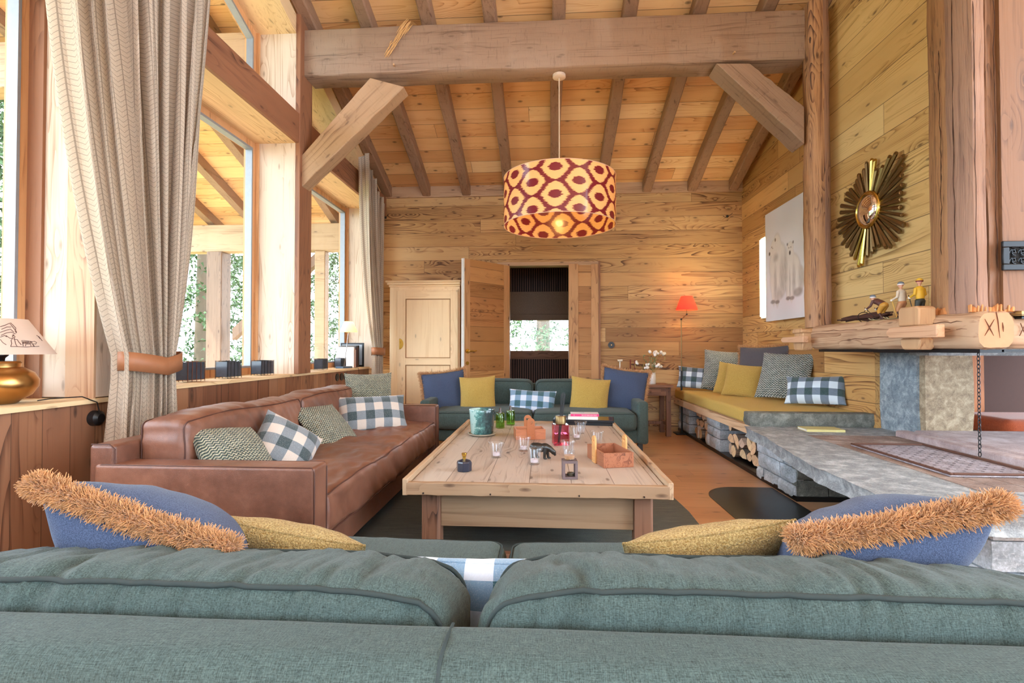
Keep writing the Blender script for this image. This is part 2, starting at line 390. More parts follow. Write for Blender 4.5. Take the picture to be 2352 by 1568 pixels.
W['tabtop'] = wood('table boards', (190, 178, 166), (156, 142, 130), (98, 82, 70), 'y', 'x', .19, 0, [(255, 250, 245), (236, 220, 206), (248, 238, 226)], rings=18, rough=.5, contrast=.6, knots=.5, gap=.008, sat=.4)
W['tabrailx'] = wood('table rail', (162, 126, 90), (134, 98, 66), (112, 74, 46), 'x', rings=10, knots=.5, contrast=.5)
W['tabraily'] = wood('table side rail', (184, 150, 112), (156, 118, 82), (112, 74, 46), 'y', rings=10, knots=.5, contrast=.5)
W['tableg'] = wood('table leg', (140, 92, 64), (108, 66, 44), (58, 32, 22), 'z', rings=14, knots=.4, scl=1.6)
W['oakdark'] = wood('dark oak', (124, 80, 56), (94, 56, 38), (54, 30, 20), 'z', rings=12, knots=.3)
W['oakdarkx'] = wood('dark oak top', (140, 90, 60), (108, 64, 42), (60, 34, 22), 'x', rings=12, knots=.3)
W['cherry'] = wood('cherry box wood', (190, 112, 66), (164, 86, 46), (104, 50, 28), 'x', rings=10, knots=.1, scl=3, rough=.4)
W['cherryd'] = wood('walnut box wood', (164, 92, 56), (130, 66, 38), (76, 36, 22), 'x', rings=12, knots=.1, scl=3, rough=.4)
W['handlew'] = plain('amber end board', (180, 112, 68), .42, scale=40)
W['handlel'] = plain('light end board', (222, 166, 104), .42, scale=40)
W['plank'] = wood('bench plank', (216, 178, 132), (186, 142, 98), (120, 84, 56), 'y', rings=14, knots=.5)
W['outer'] = wood('terrace wood', (206, 184, 156), (180, 152, 120), (126, 98, 74), 'x', 'y', .2, 2.6, TN, off=1.0)
W['outpost'] = wood('terrace post wood', (130, 98, 74), (104, 74, 54), (70, 48, 36), 'z')
W['twig'] = plain('dark twig', (74, 44, 34), .8, scale=60, bump=.4)

GREEN = fabric('green linen', (36, 50, 49), (88, 108, 105), 420, .3, c3=(54, 68, 68), blotch=.15, sheen=.08)
GREENP = plain('green piping', (50, 62, 62), .9)
NAVY = fabric('navy wool', (46, 60, 88), (80, 96, 126), 500, .3, weave=False, sheen=.12)
GREYW = fabric('grey wool', (70, 68, 74), (98, 96, 102), 500, .3, weave=False, sheen=.12)
OCHRE = fabric('ochre boucle', (160, 124, 58), (224, 196, 130), 300, .9, weave=False, sheen=.15, dist=.004)
MUSTARD = fabric('mustard boucle', (176, 142, 62), (218, 188, 104), 330, .7, weave=False, sheen=.1, dist=.003)
FRINGE = plain('copper fringe', (234, 176, 116), .55, noise_amt=.27, scale=45, Sheen_Weight=.3)
KNIT = knit('coarse green and cream knit', (38, 58, 52), (214, 208, 176), 78, 58, -.2)
KNIT2 = knit('fine teal and cream knit', (40, 66, 62), (206, 210, 204), 50, 38, -.1)
PLAID_BR = plaid('grey green beige plaid', (196, 184, 172), (116, 124, 130), (44, 62, 66), .115)
PLAID_BL = plaid('pale blue teal plaid', (214, 226, 242), (122, 156, 186), (44, 90, 100), .115)
PLAID_TG = plaid('white teal plaid', (204, 222, 234), (104, 122, 140), (32, 66, 68), .12)
LEATHER = leather('saddle leather'); STITCH = plain('leather seam', (78, 42, 30), .6)
STONE = stone('hearth stone', (104, 112, 118), (140, 148, 152), (190, 198, 202), 16, 170, .35, .6)
BLOCK = stone('grey masonry stone', (128, 138, 144), (180, 190, 198), (222, 232, 240), 7, 90, .8, .85)
SLATE = stone('blue grey stone slab', (92, 108, 120), (130, 146, 156), (184, 196, 202), 22, 200, .4, .7)
SAND = stone('sandy stone slab', (120, 104, 84), (158, 140, 114), (196, 180, 152), 22, 200, .4, .75)
DIM = stone('dark stone block', (70, 74, 70), (104, 108, 102), (150, 154, 146), 12, 170, .6, .75)
MORTAR = plain('pale mortar', (186, 192, 200), .9, bump=.3)
BRICK = stone('hearth brick', (104, 88, 82), (134, 114, 104), (170, 156, 148), 6, 140, .4, .8)
IRON = stone('cast iron grate', (118, 112, 118), (156, 150, 158), (196, 194, 206), 14, 200, .3, .45)
BLACK = plain('black steel', (34, 36, 40), .35, .5); BLACKP = plain('black plastic', (24, 24, 26), .4)
BRASS = plain('brass', (206, 154, 92), .3, 1.0, noise_amt=.12, scale=7); GOLD = plain('gilt', (216, 176, 84), .25, 1.0)
BRONZE = plain('aged bronze', (148, 122, 82), .36, .9, noise_amt=.2, scale=9)
CHROME = plain('chrome', (190, 190, 195), .15, 1.0); ALU = plain('grey window metal', (150, 156, 164), .45, .3)
WHITE = plain('white', (238, 236, 232), .55); PAPER = plain('paper', (236, 232, 222), .8)
GLASS = thin_glass('window glass', gl=.01, k=.25); 
def realglass(name, col, rough=0.0):
    g = G(name); return g.fin(lin(col), rough, None, Transmission_Weight=1.0, IOR=1.45)
CLEAR = thin_glass('clear glass', (.96, .97, .98, 1), .04, .02, .6)
GREENG = thin_glass('green bottle glass', (.72, .86, .5, 1), .04, .02, .5); REDG = thin_glass('raspberry glass', (.86, .34, .46, 1), .05, .02, .5)

# ---------------------------------------------------------------- the room shell
XW, XR, YB = -2.08, 2.45, 6.5
def zb(y): return 3.755 + .36 * (4.3 - y) if y > 1.2 else 4.871 - .36 * (1.2 - y)
def zr(y): return zb(y) + .13
m = M(); m.box(-2.6, 6, -3, 6.65, -.12, 0); struct(m.build('floor', W['floor'], smooth=0))
m = M()
m.hexa([(-5.4, 1.2, zr(1.2)), (6, 1.2, zr(1.2)), (6, 7.7, zr(7.7)), (-5.4, 7.7, zr(7.7))], [(-5.4, 1.2, zr(1.2) + .1), (6, 1.2, zr(1.2) + .1), (6, 7.7, zr(7.7) + .1), (-5.4, 7.7, zr(7.7) + .1)])
m.hexa([(-5.4, -2.5, zr(-2.5)), (6, -2.5, zr(-2.5)), (6, 1.2, zr(1.2)), (-5.4, 1.2, zr(1.2))], [(-5.4, -2.5, zr(-2.5) + .1), (6, -2.5, zr(-2.5) + .1), (6, 1.2, zr(1.2) + .1), (-5.4, 1.2, zr(1.2) + .1)])
struct(m.build('ceiling', W['ceil'], smooth=0))
m = M()
OX0, OX1, OH = -.447, .305, 2.07
m.prism([(-2.55, 0), (OX0, 0), (OX0, zr(YB)), (-2.55, zr(YB))], YB, YB + .15, 'y')
m.prism([(OX1, 0), (4.4, 0), (4.4, zr(YB)), (OX1, zr(YB))], YB, YB + .15, 'y')
m.prism([(OX0, OH), (OX1, OH), (OX1, zr(YB)), (OX0, zr(YB))], YB, YB + .15, 'y')
struct(m.build('wall_back', W['backw'], smooth=0))
m = M(); m.prism([(3.97, 0), (YB, 0), (YB, zr(YB)), (3.97, zr(3.97))], XR, XR + .15, 'x'); struct(m.build('wall_right', W['sidew'], smooth=0))
# ledge where the roof boards meet the back wall
m = M(); m.box(XW, XR, YB - .03, YB, zb(YB) + .0, zr(YB) + .01); struct(m.build('trim_1', W['logx'], smooth=0))

# window wall
XO, XF = -2.5, -2.42
WA, WB, WC = (-.7, 2.25), (2.72, 4.13), (4.35, 6.1)
m = M(); m.box(XO, XW, -2.5, 2.5, 0, .765); m.box(XO, XW, 2.5, 5.95, 0, .79); struct(m.build('wall_left', W['panel'], smooth=0))
m = M(); m.box(XO, XW + .02, -2.5, 2.5, .755, .775); m.box(XO, XW + .015, 2.5, 5.93, .78, .80); struct(m.build('trim_2', W['jambY'], smooth=0))
m = M()
for y0, y1 in ((-2.5, WA[0]), (WA[1], WB[0]), (WB[1], WC[0]), (WC[1], YB)):
    m.prism([(y0, .78), (y1, .78), (y1, zb(y1) - .02), (y0, zb(y0) - .02)], XO, XW, 'x')
struct(m.build('wall_left', W['jamb'], smooth=0))['label'] = 'pale timber piers between the tall windows'
m = M()
for y0, y1 in (WA, WB, WC): m.box(XO, XW, y0, y1, 2.73, 2.98)
struct(m.build('trim_3', W['jambY'], smooth=0))
def slope_band(y0, y1, d0, d1, x0, x1, mat, name):
    m = M(); m.prism([(y0, zb(y0) - d0), (y1, zb(y1) - d0), (y1, zb(y1) - d1), (y0, zb(y0) - d1)], x0, x1, 'x'); return struct(m.build(name, mat, smooth=0))
slope_band(1.3, YB, .16, .0, XO, XW, W['jambY'], 'trim_4'); slope_band(-2.4, 1.1, .16, .0, XO, XW, W['jambY'], 'trim_5')
# darker boards on the room face: lintel, posts
m = M(); m.box(XW, XW + .03, WA[0], 4.13, 2.73, 2.98); m.box(XW, XW + .03, 4.35, YB, 2.73, 2.98); struct(m.build('trim_6', W['darkY'], bevel=.004, smooth=0))
m = M(); m.box(XW, XW + .04, 4.13, 4.35, .8, 3.9); struct(m.build('trim_7', W['dark'], bevel=.004, smooth=0))
# boards lining the near reveal: dark strip by the frame, then two tones
m = M(); m.box(XF, XF + .075, 2.235, 2.25, .775, 4.3); struct(m.build('trim_8', W['dark'], smooth=0))
m = M(); m.box(-2.22, XW, 2.238, 2.25, .775, 4.3); struct(m.build('trim_9', wood('weathered reveal board', (196, 150, 108), (170, 116, 76), (128, 84, 62), 'z', rings=24, contrast=.7), smooth=0))
m = M()
for y0 in (4.115,): m.box(XF, XF + .03, y0, 4.13, .8, 3.72)
m.box(XF, XF + .03, 6.085, 6.1, .8, 2.73); struct(m.build('trim_10', W['frame'], smooth=0))

def window(idx, y0, y1, z0, top0, top1):
    "frame following a level or sloping head; z0 sill, top0/top1 head height at y0/y1"
    root = bpy.data.objects.new('window_%d' % idx, None); COL.objects.link(root); struct(root)
    def quad(y0, y1, z0, t0, t1): return [(y0, z0), (y1, z0), (y1, t1), (y0, t0)]
    def ring(mw, x0, x1, a, b):
        A = quad(y0 + a, y1 - a, z0 + a, top0 - a, top1 - a); B = quad(y0 + b, y1 - b, z0 + b, top0 - b * 1.05, top1 - b * 1.05)
        for i in range(4):
            j = (i + 1) % 4
            mw.prism([A[i], A[j], B[j], B[i]], x0, x1, 'x')
    mw = M(); ring(mw, XO + .01, XF, 0, .06); mw.build('window_frame', W['frame'], root, smooth=0)
    mw = M(); ring(mw, XF - .05, XF + .006, .055, .07); mw.build('window_gasket', ALU, root, smooth=0)
    mw = M(); mw.prism(quad(y0 + .065, y1 - .065, z0 + .065, top0 - .07, top1 - .07), XF - .04, XF - .032, 'x'); mw.build('pane', GLASS, root, smooth=0)
    return root
window(1, *WA, .775, 2.73, 2.73); window(2, *WB, .8, 2.73, 2.73); window(3, *WC, .8, 2.73, 2.73)
window(4, *WB, 2.98, zb(WB[0]) - .16, zb(WB[1]) - .16); window(5, WC[0], 5.9, 2.98, zb(WC[0]) - .16, 3.02)
window(6, 1.3, WA[1], 2.98, zb(1.3) - .16, zb(WA[1]) - .16)
m = M(); m.prism([(5.9, 2.98), (6.1, 2.98), (6.1, zb(6.1) - .02), (5.9, zb(5.9) - .02)], XO, XW, 'x'); m.prism([(WA[0], 2.98), (1.3, 2.98), (1.3, zb(1.3) - .02), (1.2, zb(1.2) - .02), (WA[0], zb(WA[0]) - .02)], XO, XW, 'x')
struct(m.build('trim_11', W['jambY'], smooth=0))

# roof timbers
place_names = ['against the window wall', 'second from the window wall', 'third from the window wall', 'left of the lampshade', 'above the lampshade cord', 'just right of the lampshade', 'third from the fireplace side', 'second from the fireplace side', 'against the right wall']
xs = [-2.02, -1.52, -1.0, -.46, .12, .71, 1.28, 1.83, 2.33]
random.seed(3)
for x, nm in zip(xs, place_names):
    m = M(); n = 44; vs = []
    for i in range(n + 1):
        y = YB - (YB - 1.25) * i / n; hw = .055 + .006 * noise.noise(Vector((x * 9, y * 2.3, 0))); cx = x + .012 * noise.noise(Vector((x * 5, y * 1.3, 5)))
        z = zb(y) + .008 * noise.noise(Vector((x, y * 2, 8)))
        vs += [(cx - hw, y, z + .01), (cx - hw + .012, y, z), (cx + hw - .012, y, z), (cx + hw, y, z + .01), (cx + hw, y, zr(y) + .02), (cx - hw, y, zr(y) + .02)]
    fs = [tuple(range(6)), tuple(range(n * 6, n * 6 + 6))[::-1]]
    for i in range(n):
        for j in range(6): fs.append((i * 6 + j, (i + 1) * 6 + j, (i + 1) * 6 + (j + 1) % 6, i * 6 + (j + 1) % 6))
    m.add(vs, fs)
    tag(m.build('rafter', W['rafter'], smooth=30), 'brown sloping rafter under the ceiling boards, ' + nm, 'rafter', 'rafters under the ceiling boards')
def hewn(name, x0, x1, y0, y1, z0, z1, mat, amp=.006, n=60):
    m = M(); vs = []; fs = []
    for i in range(n + 1):
        x = x0 + (x1 - x0) * i / n; a = [amp * noise.noise(Vector((x * 3, k * 7.1, z0))) for k in range(8)]
        vs += [(x, y0 + a[0], z0 + .014), (x, y0 + .014, z0 + a[1]), (x, y1 - .014, z0 + a[2]), (x, y1 + a[3], z0 + .014), (x, y1 + a[4], z1 - .014), (x, y1 - .014, z1 + a[5]), (x, y0 + .014, z1 + a[6]), (x, y0 + a[7], z1 - .014)]
    for i in range(n):
        for j in range(8): fs.append((i * 8 + j, (i + 1) * 8 + j, (i + 1) * 8 + (j + 1) % 8, i * 8 + (j + 1) % 8))
    fs += [tuple(range(8)), tuple(range(n * 8, n * 8 + 8))[::-1]]
    m.add(vs, fs); return m.build(name, mat, smooth=50)
pu = tag(hewn('ceiling_beam', XW + .04, 2.09, 4.2, 4.42, 3.325, 3.735, W['purlin'], .008), 'massive rough-hewn timber beam crossing the room under the rafters', 'beam')
m = M(); random.seed(5)   # torn splinter scar on the beam face
p0, p1 = at(935, 55, Y=4.19), at(888, 125, Y=4.19)
for i in range(46):
    t = random.random(); c = p0.lerp(p1, t); wd = .035 * (1 - t) + .006
    o_ = Vector((random.uniform(-wd, wd), 0, random.uniform(-.03, .03))); d = (p1 - p0).normalized() * random.uniform(.02, .07)
    m.tube([c + o_ - d, c + o_ + Vector((0, -.008, 0)), c + o_ + d], [.001, .004, .001], 4)
m.build('splinters', plain('raw splinter wood', (222, 176, 116), .8), pu)['label'] = 'pale torn splinters on the beam face'
for px_, py_, cs in ((905, 152, 0), (1683, 124, 1)):
    m = M(); c = at(px_, py_, Y=4.2); m.tube([c + Vector((0, .02, 0)), c + Vector((.006, -.03, .0))], .008, 10); m.build('wooden_peg', W['peg'], pu)
m = M(); m.box(-5.2, XO, 4.2, 4.42, 3.325, 3.735); tag(m.build('ceiling_beam', W['logx'], bevel=.01), 'pale outdoor beam end under the terrace roof, seen through the upper window', 'beam')
def brace(name, p, q, wv, dv, mat, label, cuts):
    "p,q: lists of the front-face corners; dv: depth"
    m = M(); a = [Vector(v) for v in p]; n = 30; vs = []; fs = []
    for i in range(n + 1):
        t = i / n; lo = a[0].lerp(a[1], t); hi = a[3].lerp(a[2], t)
        for k, (b, dy) in enumerate(((lo, 0), (hi, 0), (hi, dv), (lo, dv))):
            r = Vector((noise.noise(Vector((t * 9, k * 3, 1))), 0, noise.noise(Vector((t * 9, k * 3, 4))))) * .006
            vs.append(b + Vector((0, dy, 0)) + (r if 0 < i < n else Vector()))
    for i in range(n):
        for j in range(4): fs.append((i * 4 + j, (i + 1) * 4 + j, (i + 1) * 4 + (j + 1) % 4, i * 4 + (j + 1) % 4))
    fs += [(0, 1, 2, 3), (n * 4 + 3, n * 4 + 2, n * 4 + 1, n * 4)]
    m.add(vs, fs)
    c = (a[0] + a[2]) / 2; d = (a[1] - a[0]); ang = atan2(d.z, d.x)
    R = Matrix.Translation(c) @ Matrix.Rotation(-ang, 4, 'Y')
    Ri = R.inverted(); m.v = [Ri @ v for v in m.v]
    o = m.build(name, mat, bevel=.006, smooth=35); o.matrix_world = R
    return tag(o, label, 'brace')
bl = [at(681, 440, Y=4.17), at(928, 199, Y=4.17), at(850, 178, Y=4.17), at(679, 372, Y=4.17)]
brace('timber_brace', bl, None, 0, .15, W['brace'], 'diagonal rough-sawn brace from the window-side post up to the big beam', 0)
br = [at(1848, 330, Y=4.17), at(1645, 145, Y=4.17), at(1722, 145, Y=4.17), at(1848, 245, Y=4.17)]
brace('timber_brace', br, None, 0, .2, W['purlin'], 'diagonal brace from the log post up to the right end of the big beam', 0)

TORN = plain('torn bark', (206, 142, 86), .8)
CUT0 = plain('dark crack', (60, 36, 26), .9)
def roundpost(m, polyf, z0, z1, n=40, amp=.006, seed=0, alt=(), alt2=()):
    vs = []; fs = []
    for i in range(n + 1):
        z = z0 + (z1 - z0) * i / n; P = polyf(i / n); k = len(P)
        cx = sum(p[0] for p in P) / k; cy = sum(p[1] for p in P) / k
        for j, (x, y) in enumerate(P):
            d = Vector((x - cx, y - cy, 0)).normalized(); e = amp * noise.noise(Vector((j * 1.7 + seed, z * 2.2, seed))) + amp * .6 * noise.noise(Vector((j * 3.1, z * 9, seed)))
            vs.append((x + d.x * e, y + d.y * e, z))
    for i in range(n):
        for j in range(k): fs.append((i * k + j, i * k + (j + 1) % k, (i + 1) * k + (j + 1) % k, (i + 1) * k + j))
    fs += [tuple(range(k))[::-1], tuple(range(n * k, n * k + k))]
    m.add(vs, fs); m.mi = [1 if (q % k in alt and q < n * k) else (2 if (q % k in alt2 and q < n * k) else 0) for q in range(len(m.f))]
    return m
def oct_(cx, cy, r, k=14, sq=.35):
    out = []
    for j in range(k):
        a = 2 * pi * j / k + .2; c, s_ = cos(a), sin(a); f = 1 / (abs(c) ** 4 + abs(s_) ** 4) ** .25
        out.append((cx + r * c * (1 - sq + sq * f), cy + r * s_ * (1 - sq + sq * f)))
    return out
m = M(); roundpost(m, lambda t: oct_(2.165, 4.2, .083, 16, .8), 1.175, zb(4.3), amp=.008, seed=2, alt=(12, 13, 14, 15))
tag(m.build('log_post', [W['post'], W['post2']], smooth=50), 'slim rounded log post standing on the far end of the mantel log', 'post')
PP = [(2.30, 3.2), (2.24, 3.1), (2.125, 2.88), (2.10, 2.80), (2.10, 2.70), (2.115, 2.655), (2.16, 2.64), (2.165, 2.655), (2.17, 2.64), (2.25, 2.635), (2.31, 2.66), (2.32, 3.2)]
m = M(); roundpost(m, lambda t: PP, 1.178, zb(3.2) - .02, n=70, amp=.012, seed=9, alt=(3, 4, 5), alt2=(6, 7, 8, 9, 10))
pst = tag(m.build('log_post', [W['post'], W['post2'], W['post3']], smooth=40), 'thick rugged timber post on the near end of the mantel log', 'post')
m = M()
for (x, y, za, zb2) in ((2.098, 2.75, 1.2, 3.6), (2.12, 2.648, 1.22, 3.9), (2.105, 2.85, 1.5, 2.6), (2.2, 2.632, 1.4, 3.2), (2.163, 2.652, 1.2, 4.0)):
    m = M(); q = 60; m.tube([(x + .004 * noise.noise(Vector((i * .4, x * 9, 0))), y + .010 * noise.noise(Vector((i * .21, y * 9, 0))), za + (zb2 - za) * i / q) for i in range(q + 1)], [.0006] + [.0012 + .0022 * abs(noise.noise(Vector((i * .3, x * 40, 0)))) for i in range(q - 1)] + [.0008], 5); m.build('drying_crack', CUT0, pst)
m = M(); random.seed(8)
for i in range(30):
    t = i / 29; m = M(); b = Vector((2.14, 3.05, 0)).lerp(Vector((2.1, 2.68, 0)), t) if i < 18 else Vector((2.1, 2.66, 0)).lerp(Vector((2.26, 2.62, 0)), (i - 18) / 11)
    m.tube([b + Vector((-.012, -.008, 1.185)), b + Vector((-.006, 0, 1.2 + random.uniform(0, .02))), b + Vector((.01, .01, 1.2 + random.uniform(.01, .03)))], [.009, .012, .002], 5, flat=.5); m.build('wood_splinter', TORN, pst)

# hood box over the fireplace
m = M(); m.prism([(2.62, 1.16), (4.28, 1.16), (4.28, zr(4.28)), (2.62, zr(2.62))], 2.30, 2.42, 'x')
struct(m.build('wall_right', W['hood'], smooth=0))['label'] = 'board-clad side of the chimney hood'
m = M(); m.prism([(2.42, 1.16), (4.4, 1.16), (4.4, zr(2.62)), (2.42, zr(2.62))], 2.62, 2.7, 'y'); m.box(2.215, 2.42, 2.617, 2.70, 1.188, zr(2.7))
m.prism([(2.42, 1.16), (4.4, 1.16), (4.4, zr(4.2)), (2.42, zr(4.2))], 4.2, 4.28, 'y')
struct(m.build('wall_right', W['hoodv'], smooth=0))['label'] = 'upright boards on the end of the chimney hood'
m = M(); m.box(2.3, 4.4, 2.62, 4.28, 1.15, 1.165); struct(m.build('trim_12', BLACK, smooth=0))
# mantel log
def logmesh(axis, a0, a1, c, hw, hh, n=60, k=20, amp=.006, seed=0, e=4.6):
    vs = []; fs = []
    for i in range(n + 1):
        t = i / n; a = a0 + (a1 - a0) * t; end = min(t, 1 - t) * (a1 - a0); sh = 1 - .10 * max(0, 1 - end / .03) ** 2
        for j in range(k):
            q = 2 * pi * j / k; cc, ss = cos(q), sin(q); f = (abs(cc) ** e + abs(ss) ** e) ** (-1 / e)
            wob = 1 + amp * 12 * noise.noise(Vector((a * 1.8, j * .9 + seed, seed))) + amp * 5 * noise.noise(Vector((a * 9, j * 1.9, seed + 3)))
            u = c[0] + hw * cc * f * sh * wob; z = c[1] + hh * ss * f * sh * wob
            vs.append((u, a, z) if axis == 'y' else (a, u, z))
    for i in range(n):
        for j in range(k): fs.append((i * k + j, i * k + (j + 1) % k, (i + 1) * k + (j + 1) % k, (i + 1) * k + j))
    m = M(); m.add(vs, fs)
    m.cur = 1; m.f.append(list(range(k))[::-1]); m.mi.append(1); m.f.append(list(range(n * k, n * k + k))); m.mi.append(1)
    return m
mant = thing('mantel_log', 'long peeled log forming the fireplace mantel, end cut with a cross', 'beam')
o = logmesh('y', 2.575, 4.13, (2.145, 1.094), .088, .092, seed=4).build('log', [W['log'], W['endg']], mant, smooth=50)
CUT = plain('carved groove', (104, 60, 36), .9)
m = M()
for a, b in (((2262, 732), (2283, 771)), ((2284, 733), (2262, 771)), ((2303, 740), (2305, 762))):
    P, Q = at(*a, Y=2.574), at(*b, Y=2.574); m.tube([P, P.lerp(Q, .5), Q], [.0008, .0028, .0006], 6)
P = [at(x, y, Y=2.574) for x, y in ((2288, 716), (2292, 735), (2294, 752), (2297, 776))]; m.tube(P, [.002, .0025, .0018, .0006], 5)
m.build('carved_cross', CUT, o)
m = M()
for (y0, y1, z, dz) in ((2.62, 3.0, 1.1, .012), (3.05, 3.7, 1.085, -.02), (3.3, 3.95, 1.13, .01), (2.66, 2.95, 1.14, .004)):
    m.tube([(2.058 , y0 + (y1 - y0) * i / 8, z + dz * i / 8 + .004 * sin(i * 2.3)) for i in range(9)], [.0006] + [.0022] * 7 + [.0006], 5)
m.build('drying_crack', CUT, mant)
def peg(y0, y1, ztop, zbot, split=False):
    m = M(); ym = (y0 + y1) / 2
    m.prism([(y0, zbot + .02), (y0 + .015, zbot), (y1 - .015, zbot), (y1, zbot + .02), (y1 + .01, 1.06), (y0 - .01, 1.06)], 1.992, 2.075, 'x')
    m.prism([(y0 - .01, 1.13), (y0 - .012, ztop - .012), (y0 + .01, ztop), (y1 - .01, ztop), (y1 + .01, ztop - .014), (y1 + .01, 1.13)], 1.985, 2.075, 'x')
    m.box(1.998, 2.07, y0, y1, 1.05, 1.14)
    m.build('tenon', W['peg'], mant, bevel=.008, smooth=50)
peg(2.86, 3.0, 1.235, 1.0); peg(4.1, 4.24, 1.165, .995)
def wedge(y0, y1, z0, z1):
    m = M(); pts = []
    zc = (z0 + z1) / 2; h = (z1 - z0) / 2
    m.prism([(y0, z0), (y1 - .03, z0 + .004), (y1 - .005, z0 + .02), (y1, zc), (y1 - .005, z1 - .02), (y1 - .03, z1 - .004), (y0, z1)], 1.95, 1.992, 'x')
    m.build('wedge', W['wedge'], mant, bevel=.005, smooth=50)
wedge(2.68, 3.06, 1.062, 1.128); wedge(4.0, 4.37, 1.055, 1.105)
m = M(); m.box(2.09, 2.2, 2.6, 4.05, .985, 1.003); m.box(2.19, 2.3, 2.6, 4.1, .99, 1.0); m.build('steel_lintel', BLACK, mant)
cl = thing('cross_log', 'log running right from the mantel end under the grille', 'beam')
o = logmesh('x', 2.245, 4.4, (2.74, 1.095), .085, .088, seed=14).build('log', [W['logx'], W['endg']], cl, smooth=50)
m = M()
for a, b in (((2344, 742), (2356, 771)), ((2356, 742), (2342, 771))): m.tube([at(*a, Y=2.648), at(*b, Y=2.648)], .0018, 5)
m.build('carved_cross', CUT, o)

# grille on the hood
gr = thing('air_grille', 'black ornamental metal air grille on the upright red boards', 'grille', (2.83, 2.61, 1.52))
c0, c1 = at(2300, 554, Y=2.605), at(2300, 621, Y=2.605)
gx0 = c0.x; gx1 = gx0 + .42; gz1, gz0 = c0.z, c1.z
gr.location = (gx0, 2.61, gz0); gw, gh = .42, gz1 - gz0
m = M()
for a in ((0, gw, 0, .03), (0, gw, gh - .03, gh), (0, .03, .03, gh - .03), (gw - .03, gw, .03, gh - .03)): m.box(a[0], a[1], -.014, 0, a[2], a[3])
m.build('frame', BLACK, gr, bevel=.003)
m = M(); m.box(.028, gw - .028, -.006, -.002, .028, gh - .028); m.build('backing', plain('grille void', (12, 12, 14), .9), gr)
m = M(); h = (gh - .06) / 2
for i in range(int((gw - .06) / h)):
    cx = .03 + h / 2 + i * h * .98
    for cz in (.03 + h * .5, .03 + h * 1.5):
        for q in range(4):
            a = q * pi / 2; m.tube([(cx + cos(a + s * .5) * h * (.12 + s * .1), -.010, cz + sin(a + s * .5) * h * (.12 + s * .1)) for s in range(5)], .0028, 5)
        m.tube([(cx + h * .2 * cos(t * pi / 5), -.010, cz + h * .2 * sin(t * pi / 5)) for t in range(10)], .0028, 5, closed=True)
m.build('scrollwork', BLACK, gr)

# ---------------------------------------------------------------- doorway and the room behind it
dr = bpy.data.objects.new('door_2', None); COL.objects.link(dr); struct(dr)
m = M(); m.box(OX1 + .10, .665, YB - .012, YB + .03, 0, OH); m.build('door_panel', W['doorx'], dr, smooth=0)
m = M(); m.box(OX1, OX1 + .12, YB - .02, YB + .04, 0, OH + .015); m.box(.585, .68, YB - .022, YB + .03, 0, OH + .01); m.build('door_stile', W['doorz'], dr, bevel=.003, smooth=0)
m = M(); m.box(.68, .70, YB - .028, YB, 0, OH + .05); m.box(-.465, -.445, YB - .02, YB + .06, 0, OH + .02); m.build('door_frame', W['dark'], dr, smooth=0)
m = M(); m.box(-.60, .70, YB - .012, YB - .0005, OH, OH + .045); struct(m.build('trim_13', W['logx'], smooth=0))
leaf = thing('open_door', 'open plank door swung into the room beside the pale wardrobe', 'door', (-.455, 6.44, 0))
fe = Vector((-.947, 5.86, 0)); dv = fe - leaf.location; dv.z = 0; LW = dv.length; leaf.rotation_euler.z = atan2(dv.y, dv.x)
m = M(); m.box(.10, LW - .1, -.016, .016, .02, OH - .01); m.build('door_panel', W['doorx'], leaf, smooth=0)
m = M(); m.box(.0, .1, -.02, .02, .02, OH - .01); m.box(LW - .1, LW - .012, -.02, .02, .02, OH - .01); m.build('door_stile', W['doorz'], leaf, bevel=.003, smooth=0)
m = M(); m.box(LW - .012, LW, -.02, .004, .02, OH - .01); m.box(LW - .012, LW - .002, .01, .02, .02, OH - .01); m.build('edge_strip', WHITE, leaf, smooth=0)['label'] = 'white edge strip'
hp = .985
m = M(); m.tube([(LW - .055, s, hp) for s in (.02, .03)], .026, 16); m.tube([(LW - .055, .03, hp), (LW - .055, .058, hp), (LW - .075, .066, hp), (LW - .16, .066, hp + .004)], [.009, .009, .008, .006], 10)
m.tube([(LW - .055, s, hp - .14) for s in (.02, .026)], .022, 16); m.build('door_handle', GOLD, leaf, smooth=60)
slatw = wood('dark slats', (96, 62, 52), (74, 44, 38), (44, 24, 20), 'z', rings=8, knots=0); slatb = plain('slat backing', (26, 18, 20), .9)
m = M(); m.box(-1.6, 1.4, 8.3, 8.4, 0, .97); m.box(-1.6, 1.4, 8.3, 8.4, 2.1, 2.7); m.box(-1.6, -.75, 8.3, 8.4, .97, 2.1); m.box(.72, 1.4, 8.3, 8.4, .97, 2.1); m.box(-1.7, -1.6, 6.65, 8.3, 0, 2.6); m.box(1.4, 1.5, 6.65, 8.3, 0, 2.6)
struct(m.build('wall_far', W['panel'], smooth=0))
m = M(); m.box(-1.7, 1.5, 6.6, 8.4, -.12, 0); struct(m.build('floor', W['floor'], smooth=0))
m = M(); m.box(-1.7, 1.5, 6.65, 8.4, 2.5, 2.6); struct(m.build('ceiling', W['outer'], smooth=0))
